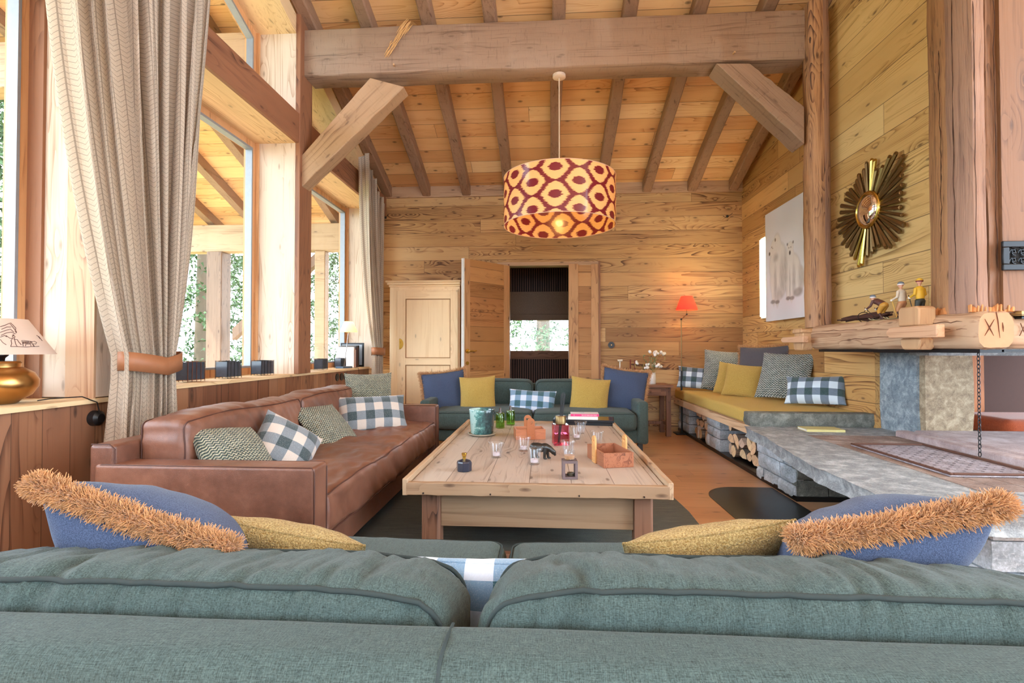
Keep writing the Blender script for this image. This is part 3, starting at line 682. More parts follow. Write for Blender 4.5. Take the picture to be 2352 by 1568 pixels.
for z0, z1, nm in ((1.9, 2.32, 'dark slatted panel above the blind, seen through the doorway'), (.06, .85, 'dark slatted radiator screen below the far window, seen through the doorway')):
    sp = thing('slatted_panel', nm, 'panel', (0, 8.29, z0))
    m = M(); m.box(-.7, .7, -.01, .005, 0, z1 - z0); m.build('backing', slatb, sp, smooth=0)
    for i in range(38): 
        m = M(); x = -.7 + 1.4 * (i + .5) / 38; m.box(x - .0095, x + .0095, -.035, -.01, 0, z1 - z0); m.build('slat', slatw, sp, smooth=0)
    m = M(); m.box(-.7, .7, -.05, .005, z1 - z0, z1 - z0 + (.13 if z0 < 1 else .05)); m.build('top_rail', W['oakdarkx'], sp, smooth=0)
bl_ = thing('roman_blind', 'grey-beige fabric blind half lowered over the far window', 'blind', (0, 8.2, 1.47))
m = M(); m.box(-.72, .70, -.012, .0, .09, .46); m.build('fabric', fabric('taupe blind cloth', (120, 100, 86), (160, 138, 120), 200, .2), bl_, smooth=0)
m = M(); m.box(-.72, .70, -.035, .008, .0, .1); m.build('hem_fold', fabric('taupe blind hem', (120, 100, 86), (160, 138, 120), 200, .2), bl_, bevel=.01)
wf = bpy.data.objects.new('window_7', None); COL.objects.link(wf); struct(wf)
m = M(); m.box(-.75, .72, 8.26, 8.3, .93, .985); m.build('window_frame', W['frame'], wf, smooth=0)
m = M(); m.box(-.75, .72, 8.33, 8.335, .97, 2.1); m.build('pane', GLASS, wf, smooth=0)

m = M(); m.box(-2.5, -1.4, -3.0, -2.9, 0, 3.6); m.box(-1.4, 6, -3.0, -2.9, 0, .9); m.box(-1.4, 6, -3.0, -2.9, 2.5, 3.6); m.box(2.6, 6, -3.0, -2.9, .9, 2.5)  # unseen wall with an opening, added to cut light on the foreground
struct(m.build('wall_rear_block', W['backw'], smooth=0))
# ---------------------------------------------------------------- outside
GRASS = plain('meadow', (96, 118, 66), .95, scale=3)
m = M(); m.box(-60, -2.6, -30, 60, -.9, -.7); m.box(-2.6, 20, 8.4, 60, -.9, -.7); tag(m.build('meadow', GRASS, smooth=0), kind='structure'); bpy.data.objects['meadow'].name = 'ground'
m = M(); m.box(-6, -2.6, -3, 12, -.7, -.1); struct(m.build('terrace_floor', W['outer'], smooth=0))
for x, rn in ((-2.95, 'nearest the glass'), (-3.55, 'second from the glass'), (-4.15, 'third from the glass'), (-4.75, 'fourth from the glass'), (-5.3, 'farthest from the glass')):
    m = M(); m.hexa([(x - .05, 1.3, zb(1.3)), (x + .05, 1.3, zb(1.3)), (x + .05, 7.6, zb(7.6)), (x - .05, 7.6, zb(7.6))], [(x - .05, 1.3, zr(1.3)), (x + .05, 1.3, zr(1.3)), (x + .05, 7.6, zr(7.6)), (x - .05, 7.6, zr(7.6))])
    tag(m.build('rafter', W['rafter'], smooth=0), 'rafter under the terrace roof outside the tall windows, ' + rn, 'rafter', 'terrace rafters outside')
m = M(); m.box(-5.3, -2.6, 6.9, 7.08, 2.38, 2.76); tag(m.build('eave_beam', W['outer'], bevel=.01), 'pale horizontal beam under the terrace roof outside the middle window', 'beam')
m = M(); m.box(-4.74, -4.52, 6.88, 7.1, -.1, 2.38); tag(m.build('terrace_post', W['outpost'], bevel=.01), 'brown square post on the terrace outside the middle window', 'post')
m = M(); m.box(-3.2, -3.05, 6.92, 7.06, -.1, 2.38); tag(m.build('terrace_post', W['outer'], bevel=.01), 'pale post outside the window with the small lamp', 'post')
m = M(); a = Vector((-4.4, 6.95, 1.3)); b = Vector((-3.15, 6.95, 2.4)); m.hexa([a, a + Vector((0, .12, 0)), b + Vector((0, .12, 0)), b], [a + Vector((0, 0, -.16)), a + Vector((0, .12, -.16)), b + Vector((0, .12, -.16)), b + Vector((0, 0, -.16))])
tag(m.build('terrace_brace', W['outpost'], smooth=0), 'slanting brace between the terrace posts outside the far window', 'brace')
# trees
BARK = plain('bark', (104, 88, 72), .9, bump=.5); NEEDLE = plain('spruce needles', (74, 98, 58), .8, scale=2, noise_amt=.2); NEEDLE.diffuse_color = (1, 1, 1, 1)
def spruce(name_lab, x, y, h, r, seed, low=.12, n=9000):
    random.seed(seed); t = thing('spruce_tree', name_lab, 'tree', (x, y, -.75))
    m = M(); m.tube([(0, 0, 0), (0.03, 0, h * .5), (0, 0, h)], [.22, .13, .02], 10); m.build('trunk', BARK, t)
    m = M(); nb = 70
    for b in range(nb):
        z = h * (low + (1 - low) * (b / nb) ** .9); L = r * (1 - b / nb) ** .8 + .15; a = b * 2.399 + random.random() * .5
        for k in range(n // nb):
            s = random.random() ** .7; droop = -.28 * L * s * s
            side = random.gauss(0, .12 * L * (1.1 - s)); px = cos(a) * L * s - sin(a) * side; py = sin(a) * L * s + cos(a) * side; pz = z + droop - random.random() * .22
            d = Vector((random.gauss(0, 1), random.gauss(0, 1), random.gauss(-.4, .6))).normalized() * random.uniform(.08, .18)
            u = d.orthogonal().normalized() * .03; p = Vector((px, py, pz))
            m.add([p - u, p + u, p + d], [(0, 1, 2)])
    tag(m.build('needles', NEEDLE, t, smooth=0), kind='stuff')
spruce('spruce outside the middle window, left of the terrace post', -8.5, 12.2, 10, 2.0, 11)
spruce('spruce outside the middle window, right of the terrace post', -9.6, 16.2, 11, 2.2, 12)
spruce('spruce beyond the nearest window behind the brass lamp', -9.4, 8.0, 8, 2.0, 13)
spruce('spruce beyond the far window behind the small white lamp', -5.8, 14.5, 8, 2.0, 14)
spruce('tree with a bare trunk outside the far window, framed by the doorway', -.05, 12.9, 9, 2.6, 15, .02, 8000)

# ---------------------------------------------------------------- curtains
def curtain_mat():
    g = G('herringbone curtain cloth'); uv = g.tc.outputs['UV']; U, V, _ = g.sep(uv)[:3]
    p = .045; f = g.m_('FRACT', g.m_('DIVIDE', U, p)); tri = g.m_('ABSOLUTE', g.m_('SUBTRACT', f, .5))
    vl = g.m_('LESS_THAN', g.m_('MINIMUM', f, g.m_('SUBTRACT', 1.0, f)), .045)
    ch = g.m_('FRACT', g.m_('ADD', g.m_('DIVIDE', V, .022), g.m_('MULTIPLY', tri, -1.6))); cl_ = g.m_('LESS_THAN', ch, .12)
    ln = g.m_('MAXIMUM', vl, cl_); n = g.noise(uv, 160, 3, .7)
    ln = g.m_('MULTIPLY', ln, g.m_('ADD', n, .15), clamp=True)
    col = g.mix(n, lin((196, 176, 152)), lin((232, 218, 198))); col = g.mix(g.m_('MULTIPLY', ln, .9), col, lin((120, 100, 84)))
    g.fin(col, .95, g.bump(g.m_('SUBTRACT', n, g.m_('MULTIPLY', ln, .8)), .6, .004), Sheen_Weight=.3)
    tr = g.n('BsdfTranslucent', {'Color': col}); mx = g.n('MixShader', {0: .4, 1: g.b.outputs[0], 2: tr}); g.t.links.new(mx, g.out.inputs[0]); return g.m
CURT = curtain_mat(); STRAP = plain('tan leather strap', (158, 102, 66), .55)
def curtain(label, prof, ztop, X0, pleats, flat, amp, tie):
    "prof: list of (z, y0, y1, amp factor); ztop(s) gives the height of the heading"
    t = thing('curtain', label, 'curtain'); nu, nz = 260, 150
    me_v = []; uvs = []
    def L(z):
        for (za, a0, a1, aa), (zb_, b0, b1, bb) in zip(prof, prof[1:]):
            if za >= z >= zb_:
                k = (za - z) / (za - zb_); k = k ** 2.4 if za > 3 else k; return a0 + (b0 - a0) * k, a1 + (b1 - a1) * k, aa + (bb - aa) * k
        return prof[-1][1:] if z < prof[-1][0] else prof[0][1:]
    for i in range(nz + 1):
        for j in range(nu + 1):
            s = j / nu; zt = ztop(s); z = zt + (.02 - zt) * i / nz
            y0, y1, a = L(z); y = y0 + (y1 - y0) * s
            ph = 2 * pi * pleats * (s + .022 * sin(s * 9 + z * .25) + .006 * sin(z * 1.3 + s * 20))
            A = amp * a * (1 + .35 * sin(s * 17 + 1.3))
            x = X0 + A * sin(ph) + .25 * A * sin(ph * 2.1 + z) + .03 * a * sin(s * 5 + z * .7)
            y += (y1 - y0) / pleats * .22 * sin(ph * 2 + .6)
            # bulge around the waist
            me_v.append((x + .05 * (4 * s * (1 - s)) * max(.2, 1.4 - a), y, z)); uvs.append((s * flat, z))
    m = M(); fs = []
    for i in range(nz):
        for j in range(nu): fs.append((i * (nu + 1) + j, (i + 1) * (nu + 1) + j, (i + 1) * (nu + 1) + j + 1, i * (nu + 1) + j + 1))
    m.add(me_v, fs); o = m.build('fabric', CURT, t, smooth=80)
    uvl = o.data.uv_layers.new(name='uv')
    for lp in o.data.loops: uvl.data[lp.index].uv = uvs[lp.vertex_index]
    sd = o.modifiers.new('thick', 'SOLIDIFY'); sd.thickness = .004
    zc, hh, y0, y1, dx, tilt = tie
    k = 48
    V = []; F = []
    for i in range(k):
        a = 2 * pi * i / k; yy = (y0 + y1) / 2 + (y1 - y0) / 2 * cos(a); xx = X0 + .03 + dx * sin(a)
        lift = tilt * abs(cos(a)) - .01
        for dz in (-hh / 2, hh / 2): V.append((xx, yy, zc + dz + lift))
    for i in range(k): F.append((2 * i, 2 * ((i + 1) % k), 2 * ((i + 1) % k) + 1, 2 * i + 1))
    m = M(); m.add(V, F); o = m.build('tie_band', STRAP, t, smooth=80); sd = o.modifiers.new('thick', 'SOLIDIFY'); sd.thickness = .006; sd.offset = 1
    return t
zt1 = lambda s: 4.0
curtain('large herringbone curtain gathered by a leather band between the near windows', [(4.1, 1.755, 2.83, 1), (.97, 2.19, 2.54, .5), (.86, 2.19, 2.54, .5), (.5, 2.16, 2.56, .6), (.02, 2.10, 2.60, .65)], zt1, -1.93, 10, 3.2, .075, (.93, .085, 2.185, 2.545, .082, .03))
curtain('narrow herringbone curtain at the far end of the window wall', [(3.2, 5.30, 6.08, 1), (1.02, 5.72, 5.96, .4), (.96, 5.72, 5.96, .4), (.5, 5.70, 6.0, .55), (.02, 5.64, 6.12, .7)], lambda s: 3.10 - .40 * s, -1.96, 8, 2.0, .05, (.985, .085, 5.70, 5.98, .07, .012))

# ---------------------------------------------------------------- masonry bench, hearth
random.seed(21)
def blocks_wall(m, face, a0, a1, z0, z1, c, depth, hs=(.09, .13), ls=(.14, .34), gap=.008, jut=.012, rough=.006):
    "rows of rough blocks on a face: 'x' plane at x=c looking -X (a is y) or 'y' plane at y=c looking -Y (a is x)"
    z = z0
    while z < z1 - .01:
        h = min(random.uniform(*hs), z1 - z); 
        if z1 - z - h < .04: h = z1 - z
        a = a0
        while a < a1 - .01:
            l = random.uniform(*ls)
            if a1 - a - l < .08: l = a1 - a
            j = random.uniform(0, jut); n = 6
            A = [a + gap / 2 + (l - gap) * i / n for i in range(n + 1)]; B = [z + gap / 2 + (h - gap) * i / 4 for i in range(5)]
            vs = []; fs = []
            for k, bb in enumerate(B):
                for i, aa in enumerate(A):
                    e = (i in (0, n)) or (k in (0, 4)); d = c - j - (0 if e else .008) + rough * noise.noise(Vector((aa * 19, bb * 19, c * 7))) + (.006 if e else 0)
                    aj = aa + rough * .5 * noise.noise(Vector((bb * 30, aa * 5, 1))); vs.append((d, aj, bb) if face == 'x' else (aj, d, bb))
            N = len(vs)
            for k in range(4):
                for i in range(n):
                    q = (k * (n + 1) + i, k * (n + 1) + i + 1, (k + 1) * (n + 1) + i + 1, (k + 1) * (n + 1) + i); fs.append(q[::-1] if face == 'x' else q)
            bd = [i for i in range(n + 1)] + [(k) * (n + 1) + n for k in range(1, 5)] + [4 * (n + 1) + i for i in range(n - 1, -1, -1)] + [k * (n + 1) for k in range(3, 0, -1)]
            for i in bd:
                v = vs[i]; vs.append((c + depth, v[1], v[2]) if face == 'x' else (v[0], c + depth, v[2]))
            L = len(bd)
            for i in range(L):
                q = (bd[i], N + i, N + (i + 1) % L, bd[(i + 1) % L]); fs.append(q if face == 'x' else q[::-1])
            m.add(vs, fs); a += l
        z += h
hb = thing('stone_hearth_base', 'grey masonry block base under the cantilevered hearth slab', 'hearth')
m = M(); blocks_wall(m, 'x', 3.52, 4.14, .0, .345, 1.665, .05); m.build('side_masonry', BLOCK, hb, smooth=30)
m = M(); blocks_wall(m, 'y', 1.665, 4.3, 0, .345, 3.525, .06, (.1, .16), (.2, .36), jut=.03, rough=.014); m.build('front_masonry', DIM, hb, smooth=30)
m = M(); m.box(1.69, 4.3, 3.56, 4.1, 0, .34); m.build('core', MORTAR, hb, smooth=0)
m = M(); blocks_wall(m, 'y', 1.72, 4.3, 0, .345, 2.1, .25, (.1, .15), (.2, .4)); m.build('near_masonry', BLOCK, hb, smooth=30)
def slab(name, label, poly, z0, z1, mat, cat, amp=.012, step=.05):
    m = M(); P = []
    for i in range(len(poly)):
        a, b = Vector(poly[i] + (0,)), Vector(poly[(i + 1) % len(poly)] + (0,)); k = max(1, int((b - a).length / step))
        for j in range(k): P.append(a.lerp(b, j / k))
    n = len(P); lv = [(z0, 0), (z0 + (z1 - z0) * .3, .012), (z0 + (z1 - z0) * .65, .008), (z1 - .006, .004), (z1, -.006)]
    c = sum(P, Vector()) / n; vs = []
    for z, e in lv:
        for i, p in enumerate(P):
            t = (P[(i + 1) % n] - P[i - 1]).normalized(); nr = Vector((t.y, -t.x, 0))
            q = p + nr * (e + amp * noise.noise(Vector((p.x * 5, p.y * 5, z * 9))) + amp * .8 * noise.noise(Vector((p.x * 21, p.y * 21, z * 30))))
            vs.append((q.x, q.y, z))
    fs = [tuple(range(n))[::-1], tuple(range(4 * n, 5 * n))]
    for k in range(4):
        for i in range(n): fs.append((k * n + i, k * n + (i + 1) % n, (k + 1) * n + (i + 1) % n, (k + 1) * n + i))
    m.add(vs, fs); return tag(m.build(name, mat, smooth=40), label, cat)
HP = [(4.35, 1.90), (4.35, 4.0), (1.52, 4.0), (1.50, 3.85), (1.47, 3.5), (1.40, 3.05), (1.34, 2.65), (1.34, 2.3), (1.33, 1.98), (1.60, 1.90), (2.4, 1.88)]
slab('hearth_slab', 'broad grey stone slab with a rough edge, forming the open hearth', HP[::-1], .345, .42, STONE, 'hearth')
# bricks set into the slab round the grate
m = M(); random.seed(4)
for i in range(6):
    for j in range(12):
        x0 = 1.78 + i * .115; y0 = 2.22 + j * .115
        if x0 > 2.29: continue
        m.box(x0, min(2.34, x0 + .11), y0, y0 + .109, .415, .4225 + random.random() * .0008)
tag(m.build('hearth_bricks', BRICK, smooth=0), 'reddish grey fire bricks laid flush in the hearth slab', 'bricks')
gt = thing('fire_grate', 'rectangular cast metal fire plate with a pressed pattern lying on the hearth', 'grate', (2.045, 2.83, .4235))
m = M(); m.box(-.21, .21, -.38, .38, 0, .008); m.build('plate', IRON, gt, bevel=.004)
m = M()
for a in ((-.21, -.195, -.38, .38), (.195, .21, -.38, .38), (-.195, .195, -.38, -.365), (-.195, .195, .365, .38)): m.box(*a, .008, .018)
m.build('raised_rim', plain('rusty iron rim', (110, 78, 66), .7, .4), gt, bevel=.003)
m = M()
for i in range(9):
    for j in range(17):
        x = -.165 + i * .041; y = -.335 + j * .042; s_ = .009 if (i + j) % 2 else .0045; m.add([(x - s_, y, .0085), (x, y - s_, .0085), (x + s_, y, .0085), (x, y + s_, .0085)], [(0, 1, 2, 3)])
m.build('relief_pattern', plain('pattern hollows', (66, 58, 60), .7), gt, smooth=0)
m = M(); m.box(2.345, 2.43, 1.95, 3.6, .40, .462); m.box(2.43, 3.3, 1.95, 3.55, .40, .47); tag(m.build('hearth_ledge', stone('pale pink stone', (150, 134, 136), (180, 164, 164), (206, 196, 200), 8, 180, .4, .8), bevel=.012), 'low pinkish stone ledge behind the fire plate', 'ledge')
slab('stone_block', 'long thick stone block closing the near end of the yellow bench', [(1.56, 4.0), (2.49, 3.99), (2.49, 4.1), (1.56, 4.11)], .42, .523, DIM, 'stone', .006)
slab('stone_pier', 'blue grey upright stone slab rising beside the hearth', [(2.49, 3.6), (2.60, 3.6), (2.60, 3.98), (2.49, 3.98)], .42, .985, SLATE, 'stone', .004)
slab('stone_pier', 'sandy brown upright stone slab facing the camera behind the hearth', [(2.51, 3.55), (2.80, 3.55), (2.80, 3.66), (2.51, 3.66)], .42, .985, SAND, 'stone', .004)
slab('stone_lintel', 'grey stone lintel bar under the mantel', [(2.45, 3.43), (4.3, 3.43), (4.3, 3.6), (2.45, 3.6)], .963, 1.02, STONE, 'stone', .004)
m = M(); m.box(2.44, 2.60, 3.6, 3.97, .98, 1.17); m.box(2.5, 4.3, 3.5, 4.2, 1.02, 1.16); struct(m.build('trim_14', BLACK, smooth=0))
# what shows through the open fireplace
m = M(); m.box(2.95, 3.42, 4.22, 4.3, 0, 1.15); tag(m.build('wood_panel', wood('orange panel wood', (206, 116, 52), (170, 84, 34), (110, 50, 22), 'z', rings=12), smooth=0), 'orange wooden panel seen through the open fireplace', 'panel')  # orange is the wood's own colour
m = M(); m.box(3.42, 5, 4.6, 4.7, 0, 1.15); struct(m.build('dark_beyond', plain('unlit opening brown', (70, 40, 30), .8), smooth=0))  # dark sheet standing in for the unlit space beyond the opening
m = soft((.9, .5, .14), .06, .05); tag(m.build('stool', fabric('rust cloth', (150, 66, 34), (188, 92, 52), 200, .3), loc=(3.55, 3.9, .46), weld=1e-5, smooth=60), 'rust orange seat cushion glimpsed through the fireplace', 'stool')
# pot chain
ch = thing('chain', 'thin black pot chain hanging over the fire plate', 'chain', at(2247, 800, Y=2.86))
cz = ch.location.z - .425; m = M(); k = int(cz / .021); 
for i in range(k):
    z = -.012 - i * .021; o_ = 1 if i % 2 else 0; r1, r2 = .007, .014
    m.tube([((r1 * cos(t)) * (1 - o_), (r1 * cos(t)) * o_, z + r2 * sin(t)) for t in [2 * pi * q / 10 for q in range(10)]], .0021, 5, closed=True)
m.build('links', BLACK, ch)
# bench
pl = tag(M().box(1.60, 1.63, 4.1, 6.49, .335, .405).build('bench_plank', W['plank'], bevel=.004, smooth=0), 'pale wooden edge plank under the yellow bench cushion', 'plank')
tag(M().box(1.63, 2.45, 4.12, 6.49, .37, .405).build('bench_board', W['plank'], smooth=0), 'wooden seat board of the bench, under the yellow cushion', 'board')
m = M(); blocks_wall(m, 'x', 6.05, 6.48, .03, .335, 1.665, .7); tag(m.build('stone_pillar', BLOCK, smooth=30), 'grey stone pillar under the bench against the back wall', 'pillar')
m = M(); blocks_wall(m, 'x', 4.98, 5.38, .03, .335, 1.665, .7); tag(m.build('stone_pillar', BLOCK, smooth=30), 'grey stone pillar under the bench between the two firewood stacks', 'pillar')
m = M(); m.box(1.655, 2.45, 3.5, 6.5, 0, .032); struct(m.build('baseboard_right', BLACK, smooth=0))
m = M(); m.box(2.2, 2.25, 4.1, 6.5, .03, .37); struct(m.build('trim_15', DIM, smooth=0))
CUSHY = fabric('yellow bench wool', (196, 158, 62), (236, 206, 112), 330, .7, weave=False, sheen=.08, dist=.003)
o = soft((.82, 2.36, .115), .03, .06, lambda p, n: p + n * .004 * noise.noise(p * 5)).build('bench_cushion', CUSHY, loc=(2.02, 5.30, .463), weld=1e-5, smooth=60)
tag(o, 'long mustard yellow seat cushion on the stone bench', 'cushion')
# firewood
ENDW = [stone('cut wood end %d' % i, tuple(c * .82 for c in cc), cc, tuple(min(255, c * 1.08) for c in cc), 12, 60, .3, .85) for i, cc in enumerate(((226, 190, 150), (206, 182, 160), (232, 204, 160)))]
BARKL = stone('log bark', (84, 74, 66), (120, 106, 94), (160, 148, 136), 20, 90, .9, .9, (1, 4, 4))
def firelog(y, z, r, kind, rot, x0, lab):
    k = 14; P = []
    if kind == 0: A = [(cos(2 * pi * i / k) * r, sin(2 * pi * i / k) * r) for i in range(k)]; nb = k
    else:
        sp_ = (pi * .62, pi * .9)[kind - 1]; A = [(r * 1.5 * cos(-sp_ / 2 + sp_ * i / 9) - r * .75, r * 1.5 * sin(-sp_ / 2 + sp_ * i / 9)) for i in range(10)] + [(-r * .75, 0)]; nb = 9
    k = len(A); m = M(); vs = []
    L = .42
    for i in range(5):
        for u, v in A:
            f = 1 + .1 * noise.noise(Vector((u * 30 + y * 9, v * 30, i * 1.3 + z * 9))); u2, v2 = u * f, v * f
            vs.append((L * i / 4, u2 * cos(rot) - v2 * sin(rot), u2 * sin(rot) + v2 * cos(rot)))
    m.add(vs, [])
    for i in range(4):
        for j in range(k):
            m.f.append([i * k + j, i * k + (j + 1) % k, (i + 1) * k + (j + 1) % k, (i + 1) * k + j]); m.mi.append(0 if j < nb else 1)
    m.f.append(list(range(k))[::-1]); m.mi.append(1); m.f.append(list(range(4 * k, 5 * k))); m.mi.append(1)
    o = m.build('firewood_log', [BARKL, random.choice(ENDW)], loc=(x0, y, z), smooth=40)
    o.rotation_euler = (0, 0, random.uniform(-.12, .12)); return tag(o, lab[0], 'log', lab[1])
ordn = lambda i: ('nearest', 'second nearest', 'third nearest', 'fourth nearest', 'fifth nearest', 'sixth nearest', 'seventh nearest', 'eighth nearest', 'ninth nearest')[i - 1]
random.seed(31)
def stack(y0, y1, zt, lab, rows, rr):
    z = .035; cntr = [0, 0, 0, 0]
    for ri in range(rows):
        n = int((y1 - y0) / (2 * rr)); 
        if ri % 2: n -= 1
        for i in range(n):
            y = y0 + (y1 - y0) * (i + .5 + (.5 if ri % 2 else 0)) / ((y1 - y0) / (2 * rr)); r = rr * random.uniform(.8, .95)
            if z + 2 * r > zt + .01: continue
            firelog(y, z + rr, r, random.choice((0, 1, 1, 2, 2)), random.choice((0, .6, 1.6, 2.4, 3.5, 4.7, 5.5)), 1.675 + random.uniform(0, .05), ('split firewood log %s, %s of the %s row' % (lab[0], ordn(n - i), ('bottom', 'middle', 'top')[ri]), lab[1]))
        z += rr * 1.76
stack(5.40, 6.03, .335, ('in the far niche under the bench', 'firewood in the far niche'), 3, .056)
stack(4.16, 4.96, .335, ('in the niche beside the hearth', 'firewood in the near niche'), 3, .06)
bk = thing('book', 'thin closed book with a pale yellow cover lying on the hearth slab', 'book', at(1885, 988, Z=.42), -.05)
M().box(-.125, .125, -.075, .075, .002, .014).build('pages', PAPER, bk, smooth=0)
m = M(); m.box(-.128, .128, -.078, .078, .014, .0165); m.box(-.128, .128, -.078, .078, 0, .0022); m.box(-.128, .128, -.079, -.077, 0, .016); m.build('cover', plain('pale yellow cover', (214, 206, 140), .5), bk, smooth=0)
# floor plate
m = M(); P = [(1.64, 3.83), (1.36, 3.83)]
for i in range(13): a = pi / 2 + pi / 2 * i / 12; P.append((1.36 + .24 * cos(a), 3.55 + .28 * sin(a)))
P += [(1.13, 2.3), (1.64, 2.3)]
m.prism(P, .001, .004); tag(m.build('floor_plate', plain('dark steel floor plate', (66, 72, 76), .28, .8, noise_amt=.1, scale=4)), 'dark steel spark plate with a rounded corner on the oak floor', 'plate')

# ---------------------------------------------------------------- things on the mantel and the hood
tb = thing('twig_bundle', 'bundle of dark twigs tied with string lying on the mantel log', 'twigs', Vector((2.12, at(1985, 738, X=2.12).y, 1.186)))
tb.scale = (1.1, 1.1, 1.25)
random.seed(77)
for i in range(11):
    a = random.uniform(0, 2 * pi); r = random.uniform(.004, .022); L = random.uniform(.2, .26)
    m = M(); x, z = r * cos(a) * 1.2, .022 + r * sin(a) * .8
    m.tube([(x + random.uniform(-.012, .012), -L * .95 + j * L * .48, z + random.uniform(-.004, .01)) for j in range(5)], [.0035, .0055, .006, .0055, .004], 6); m.build('twig', W['twig'], tb)
m = M(); m.tube([(.036 * cos(t), -.0 + .004 * sin(t * 3), .024 + .027 * sin(t)) for t in [2 * pi * q / 16 for q in range(16)]], .0022, 5, closed=True)
m.tube([(0, 0, .05), (.0, -.012, .062), (0, -.03, .064), (0, -.035, .052)], .002, 5); m.build('string', BLACKP, tb)

def remesh(o, v=.0016, sm=8):
    r = o.modifiers.new('join', 'REMESH'); r.mode = 'VOXEL'; r.voxel_size = v; r.use_smooth_shade = True
    s_ = o.modifiers.new('soft', 'SMOOTH'); s_.iterations = sm; s_.factor = .5; return o
SKIN = plain('painted skin', (224, 170, 140), .5)
def skier(label, loc, rz, coat, trousers, hat, band, lean, knee, ski=True, pole=BLACKP, polecol=None):
    t = thing('skier_figurine', label, 'figurine', loc, rz)  # faces +x
    hip = Vector((0, 0, .062)); ch_ = hip + Vector((sin(lean) * .042, 0, cos(lean) * .042)); nk = hip + Vector((sin(lean) * .056, 0, cos(lean) * .056)); hd = nk + Vector((sin(lean * .6) * .014, 0, cos(lean * .6) * .014))
    m = M(); m.ell(hd, (.0095, .0085, .0112), 10); m.tube([nk - Vector((0, 0, .004)), hd], .0045, 8)
    m.ell(hd + Vector((.0098, 0, -.001)), (.0028, .002, .002), 6)
    for s_ in (-1, 1):
        m.ell(hd + Vector((-.0005, s_ * .0085, -.001)), (.002, .0014, .003), 6)
    remesh(m.build('head', SKIN, t), .0011, 4)
    m = M(); m.ell((hip + ch_) / 2, (.0135, .0165, .03), 12, Matrix.Rotation(lean, 3, 'Y')); m.ell(ch_, (.013, .0175, .013), 10)
    for s_ in (-1, 1):
        sh = ch_ + Vector((0, s_ * .017, .004)); el = sh + Vector((-.002 + .012 * sin(lean), s_ * .006, -.024)); ha = el + Vector((.020, 0, -.010))
        m.tube([sh, el, ha], [.0062, .0052, .0042], 8)
    remesh(m.build('jacket', coat, t))
    m = M()
    for s_ in (-1, 1):
        sh = ch_ + Vector((0, s_ * .017, .004)); ha = sh + Vector((-.002 + .012 * sin(lean) + .022, s_ * .006, -.035)); m.ell(ha, (.0055, .0045, .0045), 8)
    m.build('mittens', WHITE, t)
    m = M(); 
    for s_ in (-1, 1):
        kn = Vector((knee, s_ * .008, .034)); m.tube([hip + Vector((0, s_ * .006, 0)), kn, kn + Vector((-knee * .25, 0, -.008))], [.0125, .0095, .0075], 10)
    m.ell(hip, (.0135, .0155, .011), 10); remesh(m.build('trousers', trousers, t))
    m = M()
    for s_ in (-1, 1):
        kn = Vector((knee, s_ * .008, .03)); an = Vector((.0, s_ * .008, .006)); m.tube([kn, an], [.0065, .005], 8); m.ell(an + Vector((.006, 0, 0)), (.0125, .0052, .006), 8)
    m.build('boots', plain('brown boots', (70, 40, 36), .5), t)
    m = M(); m.lathe([(.0115, 0), (.0118, .004), (.0095, .009), (.004, .012), (0, .0125)], hd + Vector((-.001, 0, .002)), 14); m.build('hat', hat, t)
    m = M(); m.lathe([(.0108, -.002), (.0122, -.001), (.0122, .0025), (.0108, .003)], hd + Vector((-.001, 0, .002)), 14); m.build('hat_band', band, t)
    if ski:
        for s_ in (-1, 1):
            m = M(); m.tube([(-.05, s_ * .008, .001), (.05, s_ * .008, .001), (.064, s_ * .008, .004), (.072, s_ * .008, .009)], .0035, 6, flat=.35); m.build('ski', plain('pale ski', (206, 212, 170), .4), t)
    for s_ in (-1, 1):
        ha = ch_ + Vector((.02 + .012 * sin(lean), s_ * .023, -.03)); m = M(); dd = Vector((-.055 if lean > .5 else -.02, 0, -ha.z + .004)); m.tube([ha - dd * .15, ha + dd], .0014, 5); m.build('ski_pole', pole, t)
    return t
zt_ = 1.187
P1 = at(2032, 728, X=2.11); P2 = at(2073, 722, X=2.12); P1.z = P2.z = zt_
f1 = skier('small painted skier bent forward in a brown jacket and ochre trousers', P1, radians(100), plain('brown jacket', (92, 58, 52), .5), plain('ochre trousers', (204, 152, 62), .5), plain('grey blue cap', (110, 124, 140), .6), WHITE, 1.15, .02)
f2 = skier('small painted skier standing upright in a cream jacket with grey cap', P2, radians(110), plain('cream jacket', (216, 206, 186), .5), plain('tan trousers', (190, 136, 92), .5), plain('slate cap', (108, 124, 136), .6), WHITE, .1, .012, pole=plain('yellow pole', (214, 170, 74), .5))
f3 = skier('small painted skier in a yellow jacket and dark trousers, behind the thick peg', Vector((2.12, 3.03, zt_)), radians(100), plain('yellow jacket', (222, 178, 48), .5), plain('dark green trousers', (48, 54, 46), .5), plain('yellow cap', (224, 184, 60), .6), plain('maroon band', (120, 34, 40), .6), .05, .004, ski=False)
f1.scale = (1.5,) * 3; f2.scale = (1.5,) * 3; f3.scale = (1.5,) * 3

# sunburst mirror
mc = at(2001, 482, X=2.285)
mr = thing('sunburst_mirror', 'round convex mirror with bronze sunburst rays on the hood boards', 'mirror', mc)
mr.rotation_euler = (0, -pi / 2, 0)   # local z points to -x (into the room), local x is up
import bisect
random.seed(12)
